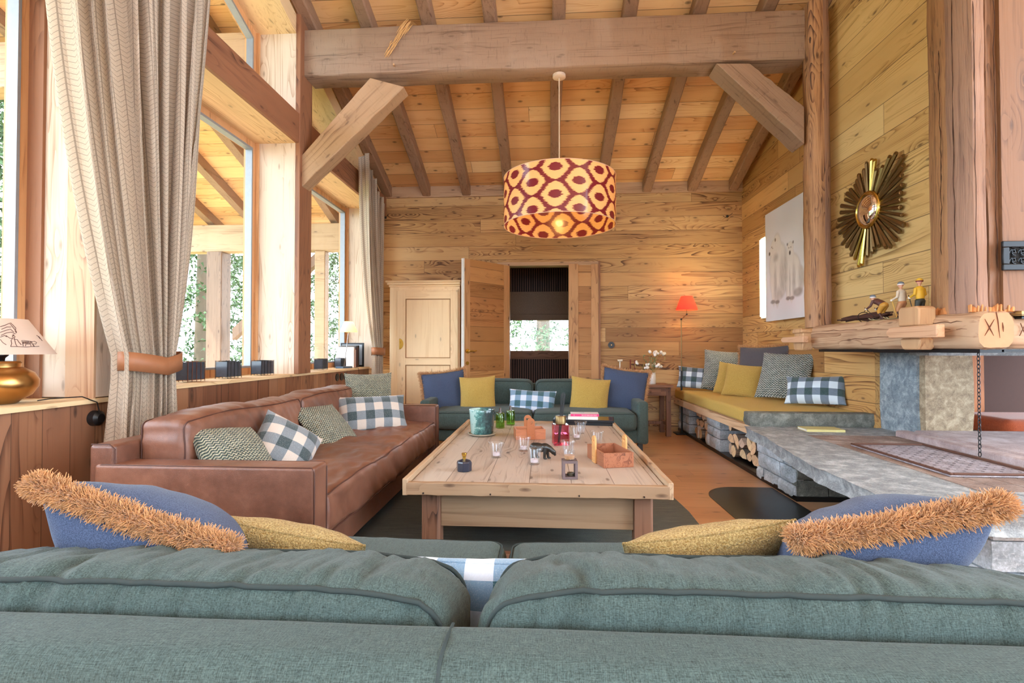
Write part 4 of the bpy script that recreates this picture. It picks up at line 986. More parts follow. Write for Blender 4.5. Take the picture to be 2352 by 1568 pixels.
# outline radius of the burst by angle (0 = up, clockwise as seen from the room)
outline = [(0, .37), (12, .34), (24, .28), (38, .38), (52, .46), (64, .42), (80, .36), (92, .33), (105, .35), (120, .40), (138, .42), (152, .34), (166, .30), (180, .32), (192, .38), (204, .39), (218, .35), (232, .36), (250, .37), (268, .42), (284, .38), (300, .37), (318, .32), (334, .30), (348, .34), (360, .37)]
def rad(a):
    for (a0, r0), (a1, r1) in zip(outline, outline[1:]):
        if a0 <= a <= a1: return r0 + (r1 - r0) * (a - a0) / (a1 - a0)
NR = 44
YEL = plain('polished brass ray', (206, 176, 92), .2, 1.0)
for i in range(NR):
    a = 360 * (i + .5) / NR; L = rad(a) * random.uniform(.93, 1.05); R = radians(a); w0, w1 = .007, .013 + .004 * random.random(); lay = .006 * (i % 3)
    m = M(); m.prism([(.115, -w0), (L - .012, -w1), (L, -w1 * .4), (L, w1 * .4), (L - .012, w1), (.115, w0)], .002 + lay, .012 + lay)
    # ridge
    m.add([(.12, -w0 * .8, .012 + lay), (L - .015, -w1 * .8, .012 + lay), (L - .02, 0, .019 + lay), (.12, 0, .017 + lay), (L - .015, w1 * .8, .012 + lay), (.12, w0 * .8, .012 + lay)], [(0, 1, 2, 3), (3, 2, 4, 5), (1, 4, 2)])
    bright = i in (0, 1, 23, 24, 25)
    o = m.build('ray', YEL if bright else BRONZE, mr, smooth=20)
    o.rotation_euler = (0, 0, -R if True else R)
m = M(); m.lathe([(.108, .0), (.128, .006), (.134, .02), (.128, .034), (.118, .036), (.112, .028), (.106, .026)], n=48); m.build('rim', YEL, mr, smooth=60)
m = M(); m.lathe([(.111, .024), (.105, .034), (.085, .046), (.06, .055), (.03, .060), (0, .0615)], n=48); m.build('mirror_glass', plain('mirror', (246, 246, 246), .02, 1.0, noise_amt=0), mr, smooth=80)

# polar bear picture and the strip light behind it
def canvas():
    t = thing('wall_picture', 'large pale unframed photograph of two sitting white bears', 'picture')
    y0, y1, z0, z1, X = 4.54, 5.62, 1.30, 2.44, 2.36
    M().box(X, X + .03, y0, y1, z0, z1).build('canvas_edge', WHITE, t, smooth=0)
    nu, nv = 190, 200; vs = []; cs = []
    def ss(a, b, x): 
        k = max(0, min(1, (x - a) / (b - a))); return k * k * (3 - 2 * k)
    def el(u, v, cu, cv, ru, rv, soft_=.25, rot=0):
        du, dv = u - cu, v - cv; c, s_ = cos(rot), sin(rot); du, dv = du * c + dv * s_, -du * s_ + dv * c
        return 1 - ss(1 - soft_, 1 + soft_, sqrt((du / ru) ** 2 + (dv / rv) ** 2))
    # coordinates in metres from the left (far) edge and from the bottom
    bodies = [(.30, .42, .20, .22), (.30, .27, .19, .20), (.19, .28, .06, .26), (.27, .24, .06, .24), (.27, .56, .10, .18), (.20, .62, .07, .07), (.14, .575, .05, .04),
              (.58, .30, .17, .18), (.66, .22, .16, .15), (.50, .24, .05, .20), (.57, .2, .05, .18), (.54, .44, .09, .12), (.55, .54, .065, .06)]
    marks = [(.10, .565, .016, .018, .75), (.155, .625, .007, .007, .9), (.175, .61, .006, .006, .8), (.235, .685, .014, .018, .5), (.545, .495, .015, .02, .85), (.525, .545, .006, .006, .9), (.565, .545, .006, .006, .9), (.495, .585, .012, .014, .5), (.61, .585, .012, .014, .5),
             (.17, .055, .05, .02, .35), (.27, .045, .05, .018, .35), (.50, .06, .04, .018, .4), (.58, .055, .045, .018, .35), (.70, .10, .08, .04, .25)]
    for j in range(nv + 1):
        for i in range(nu + 1):
            u = (y1 - y0) * i / nu; v = (z1 - z0) * j / nv; y = y1 - u
            g_ = .90 + .05 * ss(.0, .5, v) - .05 * ss(.6, 1.1, v); g_ += .04 * noise.noise(Vector((u * 3, v * 3, 0)))
            bg_ = Vector((g_ * .95, g_ * .975, g_ * 1.0))
            cov = 0; 
            for b in bodies: cov = max(cov, el(u, v - .14, *b, .14))
            sh = 0
            for (a, b_, r_, s_) in ((.23, .20, .03, .2), (.39, .25, .06, .2), (.33, .1, .12, .09), (.54, .18, .015, .14), (.62, .2, .03, .16), (.76, .22, .05, .14), (.45, .3, .04, .22), (.24, .50, .05, .04)): sh = max(sh, el(u, v - .14, a, b_, r_, s_, .7))
            fur = .5 + .5 * noise.noise(Vector((u * 60, v * 16, 3)))
            bc = Vector((.93, .93, .91)) * (1 - .2 * sh * (.6 + .6 * fur) - .05 * fur)
            c = bg_.lerp(bc, cov * .92)
            e = cov * (1 - cov) * 4; c *= 1 - .05 * e
            for (mu, mv, ru, rv, k) in marks: c *= 1 - k * el(u, v - .14, mu, mv, ru, rv, .4)
            vs.append((X - .001, y, z0 + v)); cs.append(tuple(max(0, x) ** 2.2 for x in c) + (1,))
    m = M(); fs = []
    for j in range(nv):
        for i in range(nu): a = j * (nu + 1) + i; fs.append((a, a + nu + 1, a + nu + 2, a + 1))
    m.add(vs, fs); g = G('photo print'); col = g.n('VertexColor', layer_name='print'); 
    o = m.build('print', g.fin(col, .35), t, smooth=0)
    ca = o.data.color_attributes.new('print', 'FLOAT_COLOR', 'POINT'); ca.data.foreach_set('color', [x for c in cs for x in c])
    for f in o.data.polygons: pass
    return t
canvas()
wl = thing('wall_light', 'tall narrow glowing wall light between the corner and the bear picture', 'lamp', (2.43, 5.80, 1.73))
m = M(); m.box(-.02, .015, -.10, .10, -.36, .50); m.build('diffuser', emit('warm strip diffuser', (255, 240, 196), 12), wl, bevel=.006)
m = M(); m.box(.0, .018, -.12, .12, -.38, .52); m.build('back_plate', WHITE, wl)
for (px_, py_, nm, Y_) in ((1670, 497, 'short loose wires poking from the back wall near the right corner', 6.49), (886, 500, 'short loose wires poking from the back wall by the far curtain', 6.49)):
    p = at(px_, py_, Y=Y_); t = thing('wire_stub', nm, 'wires', p); m = M(); m.tube([(0, 0, 0), (.01, -.03, -.005), (.05, -.05, .03)], .003, 5); m.tube([(0, 0, 0), (-.03, -.03, -.02), (-.06, -.03, .0)], .003, 5); m.build('wire', BLACKP, t); m = M(); m.ell((0, -.008, 0), (.016, .012, .016), 8); m.build('wire_box', BLACKP, t)

# ---------------------------------------------------------------- sofas
def loopz(hx, hy, r, z, f, step=.03):
    return [f(Vector((x, y, z))) for x, y in rrect(hx, hy, r, 6, step)]
def cushion(name, parent, size, loc, r, mat, pipemat, crown=(0, 0, .02), wr=.004, res=.025, pipe='z', piper=.004, seed=0, wf=(22, 3, 6), sag=0.0, label=None, rot=None, corner=0):
    hx, hy, hz = [a / 2 for a in size]
    def mask(p): return (1 - min(1, abs(p.x / hx)) ** 2), (1 - min(1, abs(p.y / hy)) ** 2), (1 - min(1, abs(p.z / hz)) ** 2)
    def df(p, n):
        mx, my, mz = mask(p); q = p.copy()
        q.x += crown[0] * my * mz * (1 if p.x > 0 else -1) * min(1, abs(p.x / hx) * 1.5)
        q.y += crown[1] * mx ** .6 * mz ** .5 * (1 if p.y > 0 else -1) * min(1, abs(p.y / hy) * 1.5)
        q.z += crown[2] * mx ** .5 * my ** .5 * (1 if p.z > 0 else -1) * min(1, abs(p.z / hz) * 1.5)
        q.z += sag * noise.noise(Vector((p.x * 2.3 + seed, 1, 0))) * (1 if p.z > 0 else 0)
        if wr:
            a = noise.noise(Vector((p.x * wf[0] + p.z * 9 + seed, p.y * wf[1], p.z * wf[2]))); b = noise.noise(Vector((p.x * 5 + seed, p.y * 5, p.z * 5 + seed)))
            c_ = noise.noise(Vector((p.x * wf[0] * 2.2 + p.z * 22 + seed, p.y * wf[1] * 2 + 4, p.z * 8)))
            q += n * (wr * (a * 1.1 - abs(a) * .8) * (.4 + .9 * max(0, b + .35)) + wr * .5 * c_ + wr * 1.0 * b)
        if corner: q.z -= .038 * max(0, (1 - p.y / hy) / 2) * (p.z / hz + 1) / 2
        if corner: q.z -= corner * abs(min(1, abs(p.x / hx))) ** 7 * (1 if p.z > -hz * .5 else 0)
        return q
    o = soft(size, r, res, df).build(name, mat, parent, weld=1e-5, smooth=75, loc=loc)
    if rot: o.rotation_euler = rot
    if label: o['label'] = label
    if pipe:
        e = r * (1 - .7071); m = M()
        for s_ in (-1, 1):
            pts = []
            if pipe == 'z':   # round the top and bottom faces
                for x, y in rrect(hx - e, hy - e, max(.01, r - e), 6, .025):
                    p = Vector((x, y, s_ * (hz - e))); n = Vector((x / hx, y / hy, s_)); pts.append(df(p + Vector((0, -piper * .7 if y < 0 else 0, s_ * piper * .7)), Vector((0, 0, s_ * .7)) ))
            else:             # round the front and back faces
                for x, z in rrect(hx - e, hz - e, max(.01, r - e), 6, .025):
                    p = Vector((x, s_ * (hy - e), z)); pts.append(df(p + Vector((0, s_ * piper * .7, piper * .7)), Vector((0, s_ * .7, 0))))
            m.tube(pts, piper, 6, closed=True)
        m.build('piping', pipemat, o, smooth=80)
    return o
def softpart(name, parent, size, loc, r, mat, res=.05, wob=.0015, label=None):
    o = soft(size, r, res, lambda p, n: p + n * wob * noise.noise(p * 4)).build(name, mat, parent, weld=1e-5, smooth=70, loc=loc)
    if label: o['label'] = label
    return o
def seam(m, pts, r=.0022): m.tube(pts, r, 5)

def green_sofa(label, loc, rz, fine=False, seed=0):
    t = thing('sofa', label, 'sofa', loc, rz, 'green linen sofas')
    Wd, D = 2.17, 1.0; hx, hy = Wd / 2, D / 2; at_ = .105; rs = .012 if fine else .03
    softpart('base', t, (Wd - .04, D - .06, .13), (0, .01, .185), .02, GREEN)
    for s_ in (-1, 1): softpart('arm', t, (at_, D - .02, .40), (s_ * (hx - at_ / 2), 0, .315), .03, GREEN, .04, .003)
    b = softpart('back_frame', t, (Wd - .02, .13, .50), (0, hy - .065, .375), .042, GREEN, .03 if not fine else .02, .003)
    m = M(); m.tube([(0.0, hy - .14 - .375 * 0 + .0, 0)] * 0 or [Vector((.012, yy, zz)) for yy, zz in ((hy + .001 - .065, .13), (hy + .001, -.0 + .6), )][:0] or [(.012, .0655, -.24), (.012, .0655, .2), (.012, .058, .232), (.012, .04, .248), (.012, 0, .2515), (.012, -.05, .245)], .0025, 5)
    m.build('seam', GREENP, b)
    iw = (Wd - 2 * at_) / 2
    for s_ in (-1, 1):
        cushion('seat_cushion', t, (iw - .004, .80, .165), (s_ * iw / 2, -.10 - .02, .325), .05, GREEN, GREENP, (0, .012, .02), .003, .04, 'z', .0035, seed + s_)
        cushion('back_cushion', t, (iw - (.035 if fine else .01), .23, .29), (s_ * iw / 2, hy - .13 - .118, (.524 - (.010 if s_ > 0 else 0)) if fine else .53), .05 if fine else .075, GREEN, GREENP, (0, .012, .012), .008 if fine else .004, .0085 if fine else .03, 'y', .004, seed + 5 + s_ * 3, (34, 9, 4.5), .008, corner=.035 if fine else 0)
    for sx in (-1, 1):
        for sy in (-1, 1): M().prism([(-.022, -.022), (.022, -.022), (.022, .022), (-.022, .022)], 0, .12).build('leg', BLACKP, t, loc=(sx * (hx - .07), sy * (hy - .08), .0145 if fine and sy < 0 else 0))
    return t
green_sofa('green linen sofa seen from behind, filling the bottom of the picture', (-.115, 1.095, 0), pi, True, 3)
green_sofa('green linen sofa facing the camera before the doorway', (-.115, 5.345, 0), 0, False, 9)

t = thing('leather_sofa', 'long saddle brown leather sofa along the window wall', 'sofa', (-1.25, 2.86, 0), pi / 2)
Wd, D = 2.16, .86; hx, hy = Wd / 2, D / 2
softpart('base', t, (Wd - .10, D - .08, .16), (0, .02, .215), .015, LEATHER)
for s_ in (-1, 1):
    a = softpart('arm', t, (.115, D - .03, .44), (s_ * (hx - .0575), -.015, .36), .014, LEATHER, .04, .002)
    m = M()
    for sx in (-1, 1):
        x = sx * .052
        m.tube([(x, -.408, -.21), (x, -.4145, -.2), (x, -.4145, .2), (x, -.405, .2175), (x, .39, .2175), (x, .41, .2)], .0024, 5)
    m.build('seam', STITCH, a)
bf = softpart('back_frame', t, (Wd - .02, .10, .50), (0, hy - .05, .40), .015, LEATHER, .04, .002)
m = M(); m.tube([(-1.068, -.05, -.2), (-1.068, -.051, .235), (-1.068, -.03, .2515), (-1.068, .04, .2515)], .0022, 5); m.build('seam', STITCH, bf)
iw = Wd - .235
cushion('seat_cushion', t, (iw, .70, .17), (0, -.08, .375), .03, LEATHER, STITCH, (0, .006, .025), .012, .014, 'z', .0028, 4, (7, 13, 4), .01)
for s_, nm in ((-1, 0), (1, 1)):
    cushion('back_cushion', t, (iw / 2 - .004, .19, .37), (s_ * iw / 4, hy - .11 - .085, .53 + .01), .035, LEATHER, STITCH, (0, .02, .02), .009, .012, 'y', .0028, 20 + s_, (14, 3, 3.5), .014)
for sx in (-1, 1):
    for sy in (-1, 1): M().box(-.03, .03, -.015, .015, .0145, .14).build('leg', BLACK, t, loc=(sx * (hx - .1), sy * (hy - .1), 0))

# ---------------------------------------------------------------- throw pillows
def fringe_mesh(path, nrm, n, L, r0, seed, spread=.9, seg=3):
    "path: closed or open list of points, nrm(i): outward direction"
    random.seed(seed); m = M(); k = len(path)
    for q in range(n):
        f = random.random() * (k - 1); i = int(f); p = path[i].lerp(path[min(i + 1, k - 1)], f - i); o_ = nrm[i]; tn = (path[min(i + 1, k - 1)] - path[i]).normalized() if i < k - 1 else Vector((1, 0, 0))
        bn = tn.cross(o_)
        cl = noise.noise(Vector((f * 2.1, 3, seed))) ; d = (o_ * (.7 + .6 * cl) + bn * random.gauss(0, spread * 1.3) + tn * (random.gauss(0, .4) + cl)); d.normalize(); l = L * random.uniform(.6, 1.15)
        u = d.orthogonal().normalized(); v = d.cross(u); pts = []; c = p + bn * random.gauss(0, .003); dd = d.copy(); vs = []
        for s_ in range(seg + 1):
            rr = r0 * (1 - .55 * s_ / seg)
            for a in range(3): vs.append(c + (u * cos(a * 2.094) + v * sin(a * 2.094)) * rr)
            dd = (dd + Vector((random.gauss(0, .3), random.gauss(0, .3), random.gauss(-.1, .3)))).normalized(); c = c + dd * (l / seg)
        fs = []
        for s_ in range(seg):
            for a in range(3): fs.append((s_ * 3 + a, s_ * 3 + (a + 1) % 3, s_ * 3 + 3 + (a + 1) % 3, s_ * 3 + 3 + a))
        fs.append((seg * 3, seg * 3 + 1, seg * 3 + 2)); m.add(vs, fs)
    return m
def pillow(name, label, c, az, lean, roll, Wp, Hp, T, mat, group=None, fr=None, seed=0, n=30, lump=.012, pinch=.07, ear=0):
    t = thing(name, label, 'cushion', c, 0, group)
    a, l = radians(az), radians(lean); N = Vector((cos(a) * cos(l), sin(a) * cos(l), sin(l))); R = Vector((0, 0, 1)).cross(N).normalized(); U = N.cross(R)
    q = Matrix.Rotation(radians(roll), 3, N); R = q @ R; U = q @ U
    MM = Matrix((R, U, N)).transposed().to_4x4(); t.rotation_euler = MM.to_euler()
    def P(u, v, s_):
        th = T / 2 * max(0, (1 - abs(u) ** 2.3) * (1 - abs(v) ** 2.3)) ** .5
        x = u * Wp / 2 * (1 - pinch * (1 - v * v) * abs(u)); y = v * Hp / 2 * (1 - pinch * (1 - u * u) * abs(v))
        nz = noise.noise(Vector((x * 7 + seed, y * 7, s_ * 2 + seed))); n2 = noise.noise(Vector((x * 22 + seed, y * 9, s_ * 2 + seed)))
        e = (1 - u ** 8) * (1 - v ** 8)
        return Vector((x, y, s_ * th + lump * nz * e + lump * .35 * n2 * e))
    m = M(); g_ = [sin(pi / 2 * (-1 + 2 * i / n)) for i in range(n + 1)]
    for s_ in (1, -1):
        vs = [P(u, v, s_) for v in g_ for u in g_]; fs = []
        for j in range(n):
            for i in range(n):
                k = (j * (n + 1) + i, j * (n + 1) + i + 1, (j + 1) * (n + 1) + i + 1, (j + 1) * (n + 1) + i); fs.append(k if s_ > 0 else k[::-1])
        m.add(vs, fs)
    m.build('cover', mat, t, weld=1e-5, smooth=85)
    E = [P(u, -1, 0) for u in g_] + [P(1, v, 0) for v in g_[1:]] + [P(u, 1, 0) for u in g_[::-1][1:]] + [P(-1, v, 0) for v in g_[::-1][1:]]
    if fr:
        nn = []
        for i, p in enumerate(E):
            d = Vector((p.x / (Wp / 2), p.y / (Hp / 2), 0)); ax = Vector((d.x if abs(d.x) >= abs(d.y) - .12 else 0, d.y if abs(d.y) >= abs(d.x) - .12 else 0, 0)); nn.append(ax.normalized())
        cnt, L, r0, sides = fr
        if sides: E = E[2 * n:3 * n + 1]; nn = nn[2 * n:3 * n + 1]; E = [p.copy() for p in E]
        fringe_mesh(E, nn, cnt, L, r0, seed, seg=3).build('fringe', FRINGE, t, smooth=0)
        t.children[-1]['kind'] = 'stuff'; t.children[-1]['label'] = 'copper brown fringe'
    else:
        m = M(); m.tube(E[:-1], .0022, 5, closed=True); m.build('seam', mat, t)
    return t
def pp(px, py, Y): return at(px, py, Y=Y)
# on the back sofa
G1 = 'scatter cushions on the far green sofa'
pillow('scatter_cushion', 'navy cushion with copper fringe at the left end of the far green sofa', pp(1021, 902, 5.32) , -82, 18, 7, .46, .46, .15, NAVY, G1, (4200, .040, .0022, 0), 1)
pillow('scatter_cushion', 'mustard cushion overlapping the left navy cushion on the far sofa', pp(1097, 907, 5.22), -88, 16, 3, .37, .39, .14, MUSTARD, G1, None, 2)
pillow('scatter_cushion', 'pale blue plaid oblong cushion in the middle of the far sofa', pp(1222, 924, 5.20), -92, 22, -3, .48, .26, .13, PLAID_BL, G1, None, 3)
pillow('scatter_cushion', 'mustard cushion overlapping the right navy cushion on the far sofa', pp(1354, 911, 5.20), -92, 16, -6, .39, .39, .14, MUSTARD, G1, None, 4)
pillow('scatter_cushion', 'navy cushion with copper fringe at the right end of the far green sofa', pp(1432, 898, 5.32), -98, 18, -8, .46, .46, .16, NAVY, G1, (4200, .040, .0022, 0), 5)
# on the leather sofa
G2 = 'scatter cushions on the leather sofa'
pillow('scatter_cushion', 'teal and cream knitted cushion nearest the camera on the leather sofa, behind its arm', (-1.27, 2.05, .545), -14, 45, -8, .30, .34, .16, KNIT, G2, None, 6)
pillow('scatter_cushion', 'grey beige plaid cushion standing on its corner on the leather sofa', (-1.23, 2.36, .535), -30, 35, -42, .30, .30, .15, PLAID_BR, G2, None, 7)
pillow('scatter_cushion', 'green and cream knitted cushion in the middle of the leather sofa', (-1.27, 2.94, .54), -14, 46, -4, .36, .36, .10, KNIT, G2, None, 8)
pillow('scatter_cushion', 'grey beige plaid oblong cushion at the far end of the leather sofa', pp(856, 951, 3.42), -60, 30, 0, .46, .27, .15, PLAID_BR, G2, None, 9)
pillow('scatter_cushion', 'small knitted cushion in the far corner of the leather sofa, behind the oblong plaid one', pp(848, 908, 3.70), -62, 18, 0, .34, .34, .13, KNIT, G2, None, 10)
# on the bench
G3 = 'scatter cushions on the yellow bench'
pillow('scatter_cushion', 'white and teal plaid oblong cushion in the far corner of the bench', pp(1601, 868, 6.2), -110, 16, -4, .44, .26, .13, PLAID_TG, G3, None, 11)
pillow('scatter_cushion', 'large teal knitted cushion behind the yellow pair on the bench', pp(1664, 850, 6.02), -112, 18, -4, .47, .47, .15, KNIT2, G3, None, 12)
pillow('scatter_cushion', 'grey wool cushion with copper fringed top at the back of the bench', pp(1750, 848, 5.5), -145, 14, 2, .56, .50, .14, GREYW, G3, (2600, .036, .0022, 0), 13)
pillow('scatter_cushion', 'mustard cushion half hidden behind the front mustard one on the bench', pp(1685, 871, 5.65), -118, 22, -8, .36, .36, .12, MUSTARD, G3, None, 14)
pillow('scatter_cushion', 'mustard cushion in front in the middle of the bench', pp(1707, 874, 5.45), -122, 24, -5, .38, .36, .13, MUSTARD, G3, None, 15)
pillow('scatter_cushion', 'largest teal knitted cushion leaning right of the mustard ones on the bench', pp(1802, 863, 4.98), -138, 24, -1, .48, .47, .16, KNIT2, G3, None, 16)
pillow('scatter_cushion', 'white and teal plaid oblong cushion at the near end of the bench', pp(1872, 896, 4.5), -135, 22, 3, .47, .25, .14, PLAID_TG, G3, None, 17)
# on the near sofa
G4 = 'scatter cushions on the near green sofa'
pillow('scatter_cushion', 'navy cushion with thick copper fringe on the left of the near sofa', (-.80, 1.05, .555), 74, 44, 24, .38, .42, .23, NAVY, G4, (9500, .030, .0013, 1), 21, n=44)
pillow('scatter_cushion', 'ochre boucle cushion beside the left navy cushion on the near sofa', (-.575, 1.17, .49), 84, 42, 14, .34, .36, .13, OCHRE, G4, None, 22, n=44)
pillow('scatter_cushion', 'pale blue plaid oblong cushion seen through the gap between the near back cushions', (-.10, 1.06, .455), 90, 20, 0, .46, .28, .12, PLAID_BL, G4, None, 23)
pillow('scatter_cushion', 'ochre boucle cushion beside the right navy cushion on the near sofa', (.345, 1.16, .505), 98, 40, -12, .34, .36, .13, OCHRE, G4, None, 24, n=44)
pillow('scatter_cushion', 'navy cushion with thick copper fringe on the right of the near sofa', (.635, 1.10, .555), 104, 46, -14, .36, .42, .22, NAVY, G4, (9500, .030, .0013, 1), 25, n=44)

# ---------------------------------------------------------------- rug, coffee table
def rugmat():
    g = G('olive rug'); co = g.tc.outputs['Object']; X, Y, Z = g.sep(co)[:3]
    n = g.noise(g.comb(g.m_('MULTIPLY', X, 6.0), g.m_('MULTIPLY', Y, 60.0), Z), 1, 4, .7); n2 = g.noise(co, 300, 2, .7)
    col = g.ramp(g.m_('ADD', g.m_('MULTIPLY', n, .7), g.m_('MULTIPLY', n2, .3)), [(.35, (34, 38, 22)), (.5, (62, 66, 42)), (.68, (96, 104, 78))])
    return g.fin(col, .95, g.bump(n2, .8, .006), Sheen_Weight=.3)
m = M(); m.prism([(-1.55, 1.35), (.83, 1.35), (.88, 3.2), (.85, 3.72), (-1.5, 3.72)], 0.0005, .014); tag(m.build('rug', rugmat(), bevel=.004), 'dark olive rug under the coffee table', 'rug')

ct = thing('coffee_table', 'large low reclaimed wood coffee table with raised edges', 'table', (-.04, 3.245, 0))
tx, ty = .596, .985
M().box(-tx + .03, tx - .03, -ty + .03, ty - .03, .365, .40).build('tabletop', W['tabtop'], ct, smooth=0)
def rough_bar(a, b, w_, z0, z1, mat, name, seed):
    m = M(); a = Vector(a); b = Vector(b); d = (b - a).normalized(); s_ = Vector((-d.y, d.x, 0)); n = 24; vs = []; fs = []
    for i in range(n + 1):
        p = a.lerp(b, i / n); e = [.003 * noise.noise(Vector((i * .8, k * 5, seed))) for k in range(6)]
        vs += [p + s_ * (w_ / 2 + e[0]) + Vector((0, 0, z0 + e[1])), p - s_ * (w_ / 2 + e[2]) + Vector((0, 0, z0 + e[1])), p - s_ * (w_ / 2 + e[2]) + Vector((0, 0, z1 + e[4])), p + s_ * (w_ / 2 + e[3]) + Vector((0, 0, z1 + e[5]))]
    for i in range(n):
        for j in range(4): fs.append((i * 4 + j, (i + 1) * 4 + j, (i + 1) * 4 + (j + 1) % 4, i * 4 + (j + 1) % 4))
    fs += [(0, 1, 2, 3), (n * 4 + 3, n * 4 + 2, n * 4 + 1, n * 4)]
    return m.add(vs, fs).build(name, mat, ct, bevel=.003, smooth=30)
f_ = rough_bar((-tx + .015, -ty + .015, 0), (tx - .015, -ty + .015, 0), .03, .352, .408, W['tabrailx'], 'rim_rail', 1)
m = M()
for x in (-.50, -.20, .19, .47): m.tube([(x, -ty - .004, .362), (x, -ty + .004, .362)], .004, 8)
m.build('nail_hole', plain('dark hole', (50, 36, 28), .9), f_)
rough_bar((-tx, ty - .015, 0), (tx, ty - .015, 0), .03, .352, .414, W['tabrailx'], 'rim_rail', 2)
rough_bar((-tx + .012, -ty, 0), (-tx + .012, ty, 0), .024, .350, .424, W['tabraily'], 'rim_rail', 3)
rough_bar((tx - .012, -ty, 0), (tx - .012, ty, 0), .024, .350, .424, W['tabraily'], 'rim_rail', 4)
for sx in (-1, 1):
    for sy in (-1, 1):
        m = M(); roundpost(m, lambda q: [(-.042, -.042), (.03, -.044), (.042, -.03), (.043, .04), (-.04, .042)], .014, .36, 14, .003, sx + sy * 3)
        m.build('leg', W['tableg'], ct, loc=(sx * .485, sy * .86, 0), smooth=30)
for sy in (-1, 1): M().box(-.443, .443, -.012, .012, .18, .352).build('apron', W['tabrailx'], ct, bevel=.002, loc=(0, sy * .86, 0), smooth=0)
for sx in (-1, 1): M().box(-.012, .012, -.82, .82, .18, .352).build('apron', W['tabraily'], ct, bevel=.002, loc=(sx * .485, 0, 0), smooth=0)
for sy in (-1, 1): M().box(-.443, .443, -.02, .02, .02, .06).build('stretcher', W['tableg'], ct, bevel=.002, loc=(0, sy * .86, 0), smooth=0)
TZ = .4005
T_ = lambda px, py: at(px, py, Z=TZ)

# glazed plant pot
def potmat():
    g = G('mottled teal glaze'); co = g.tc.outputs['Object']; X, Y, Z = g.sep(co)[:3]
    n = g.noise(co, 24, 4, .7, .6); n2 = g.noise(co, 190, 2, .8); 
    f = g.m_('ADD', g.m_('MULTIPLY', X, -5.0), g.m_('ADD', n, g.m_('MULTIPLY', n2, .5)), clamp=True)
    col = g.ramp(f, [(.45, (40, 62, 66)), (.72, (66, 108, 110)), (.86, (96, 154, 150)), (1, (176, 212, 208))])
    return g.fin(col, .16, None, Coat_Weight=.5)
GL = potmat()
pt = thing('plant_pot', 'mottled teal glazed pot on a saucer at the left of the coffee table', 'pot', T_(1105, 1002) + Vector((0, .055, 0)))
M().lathe([(.074, .0), (.092, .006), (.100, .014), (.098, .017), (.088, .010), (0, .009)], n=48).build('saucer', plain('pale glazed saucer', (176, 172, 156), .25), pt, smooth=60)
M().lathe([(.0, .012), (.074, .012), (.080, .02), (.088, .15), (.091, .178), (.089, .183), (.083, .178), (.078, .14), (.070, .03), (0, .026)], n=64).build('pot', GL, pt, smooth=60)
# octagonal dark bottle
ob = thing('bottle', 'dark blue octagonal bottle with a gold cap at the front left of the table', 'bottle', T_(1064, 1084) + Vector((0, .03, 0)))
M().lathe([(0, 0), (.036, 0), (.038, .004), (.038, .042), (.034, .050), (.012, .058), (0, .058)], n=8).build('bottle_body', plain('ink blue lacquer', (30, 38, 58), .3, Coat_Weight=.4), ob, bevel=.002, smooth=20)
M().lathe([(.0085, .056), (.0085, .068), (.0095, .070), (.013, .084), (.0125, .088), (.004, .089), (0, .089)], n=24).build('cap', GOLD, ob, smooth=40)
# tealight glasses
def tealight(label, loc, candle=True):
    t = thing('tealight_glass', label, 'candle holder', loc, 0, 'tealight glasses on the coffee table')
    M().lathe([(0, .0), (.026, 0), (.029, .004), (.036, .066), (.044, .078), (.046, .083), (.043, .086), (.037, .083), (.033, .068), (.0255, .012), (0, .010)], n=36).build('glass', CLEAR, t, smooth=70)
    if candle:
        c = M().lathe([(0, .0115), (.019, .0115), (.0195, .013), (.0195, .028), (.0185, .028), (.018, .026), (0, .0255)], n=28).build('candle', plain('white tealight', (232, 218, 222), .4), t, smooth=40)
        M().tube([(0, 0, .025), (.001, 0, .033)], .0008, 5).build('wick', BLACKP, c)
    return t
for x, y, lb, cd_ in ((1139, 1052, 'tealight glass, the leftmost, behind the dark octagonal bottle', 1), (1202, 1037, 'tealight glass in front of the left wooden caddy', 1), (1227, 1068, 'tealight glass in front of the black bear', 1), (1305, 1047, 'tealight glass behind the tall glass on its cube stand', 0),
                     (1325, 1009, 'tealight glass right of the red diffuser, the nearer of two', 1), (1334, 996, 'tealight glass right of the red diffuser, the farther of two', 0), (1372, 1022, 'empty tealight glass behind the right wooden caddy', 0)):
    tealight(lb, T_(x, y) + Vector((0, .022, 0)), cd_)
# burner
b_ = thing('oil_burner', 'tall glass standing in a grey brown cube frame at the table front', 'candle holder', T_(1309, 1101) + Vector((0, .035, 0)), .05)
PW = plain('grey brown stained wood', (112, 96, 98), .6, scale=50)
m = M()
for x0, x1, z0, z1 in ((-.035, .035, 0, .011), (-.035, .035, .073, .084), (-.035, -.023, .011, .073), (.023, .035, .011, .073)): m.box(x0, x1, -.035, .035, z0, z1)
m.build('cube_frame', PW, b_, bevel=.001)
M().lathe([(0, .0845), (.0215, .0845), (.024, .088), (.0275, .128), (.0265, .128), (.0225, .09), (0, .088)], n=32).build('glass_cup', CLEAR, b_, smooth=60)
M().lathe([(0, .089), (.0222, .089), (.0243, .106), (0, .106)], n=28).build('oil', plain('amber wax', (196, 148, 108), .3), b_, smooth=40)
M().lathe([(0, .0115), (.017, .0115), (.0175, .024), (.016, .024), (0, .0215)], (.006, 0, 0), 24).build('tealight', plain('tin cup', (120, 120, 104), .3, .8), b_, smooth=40)
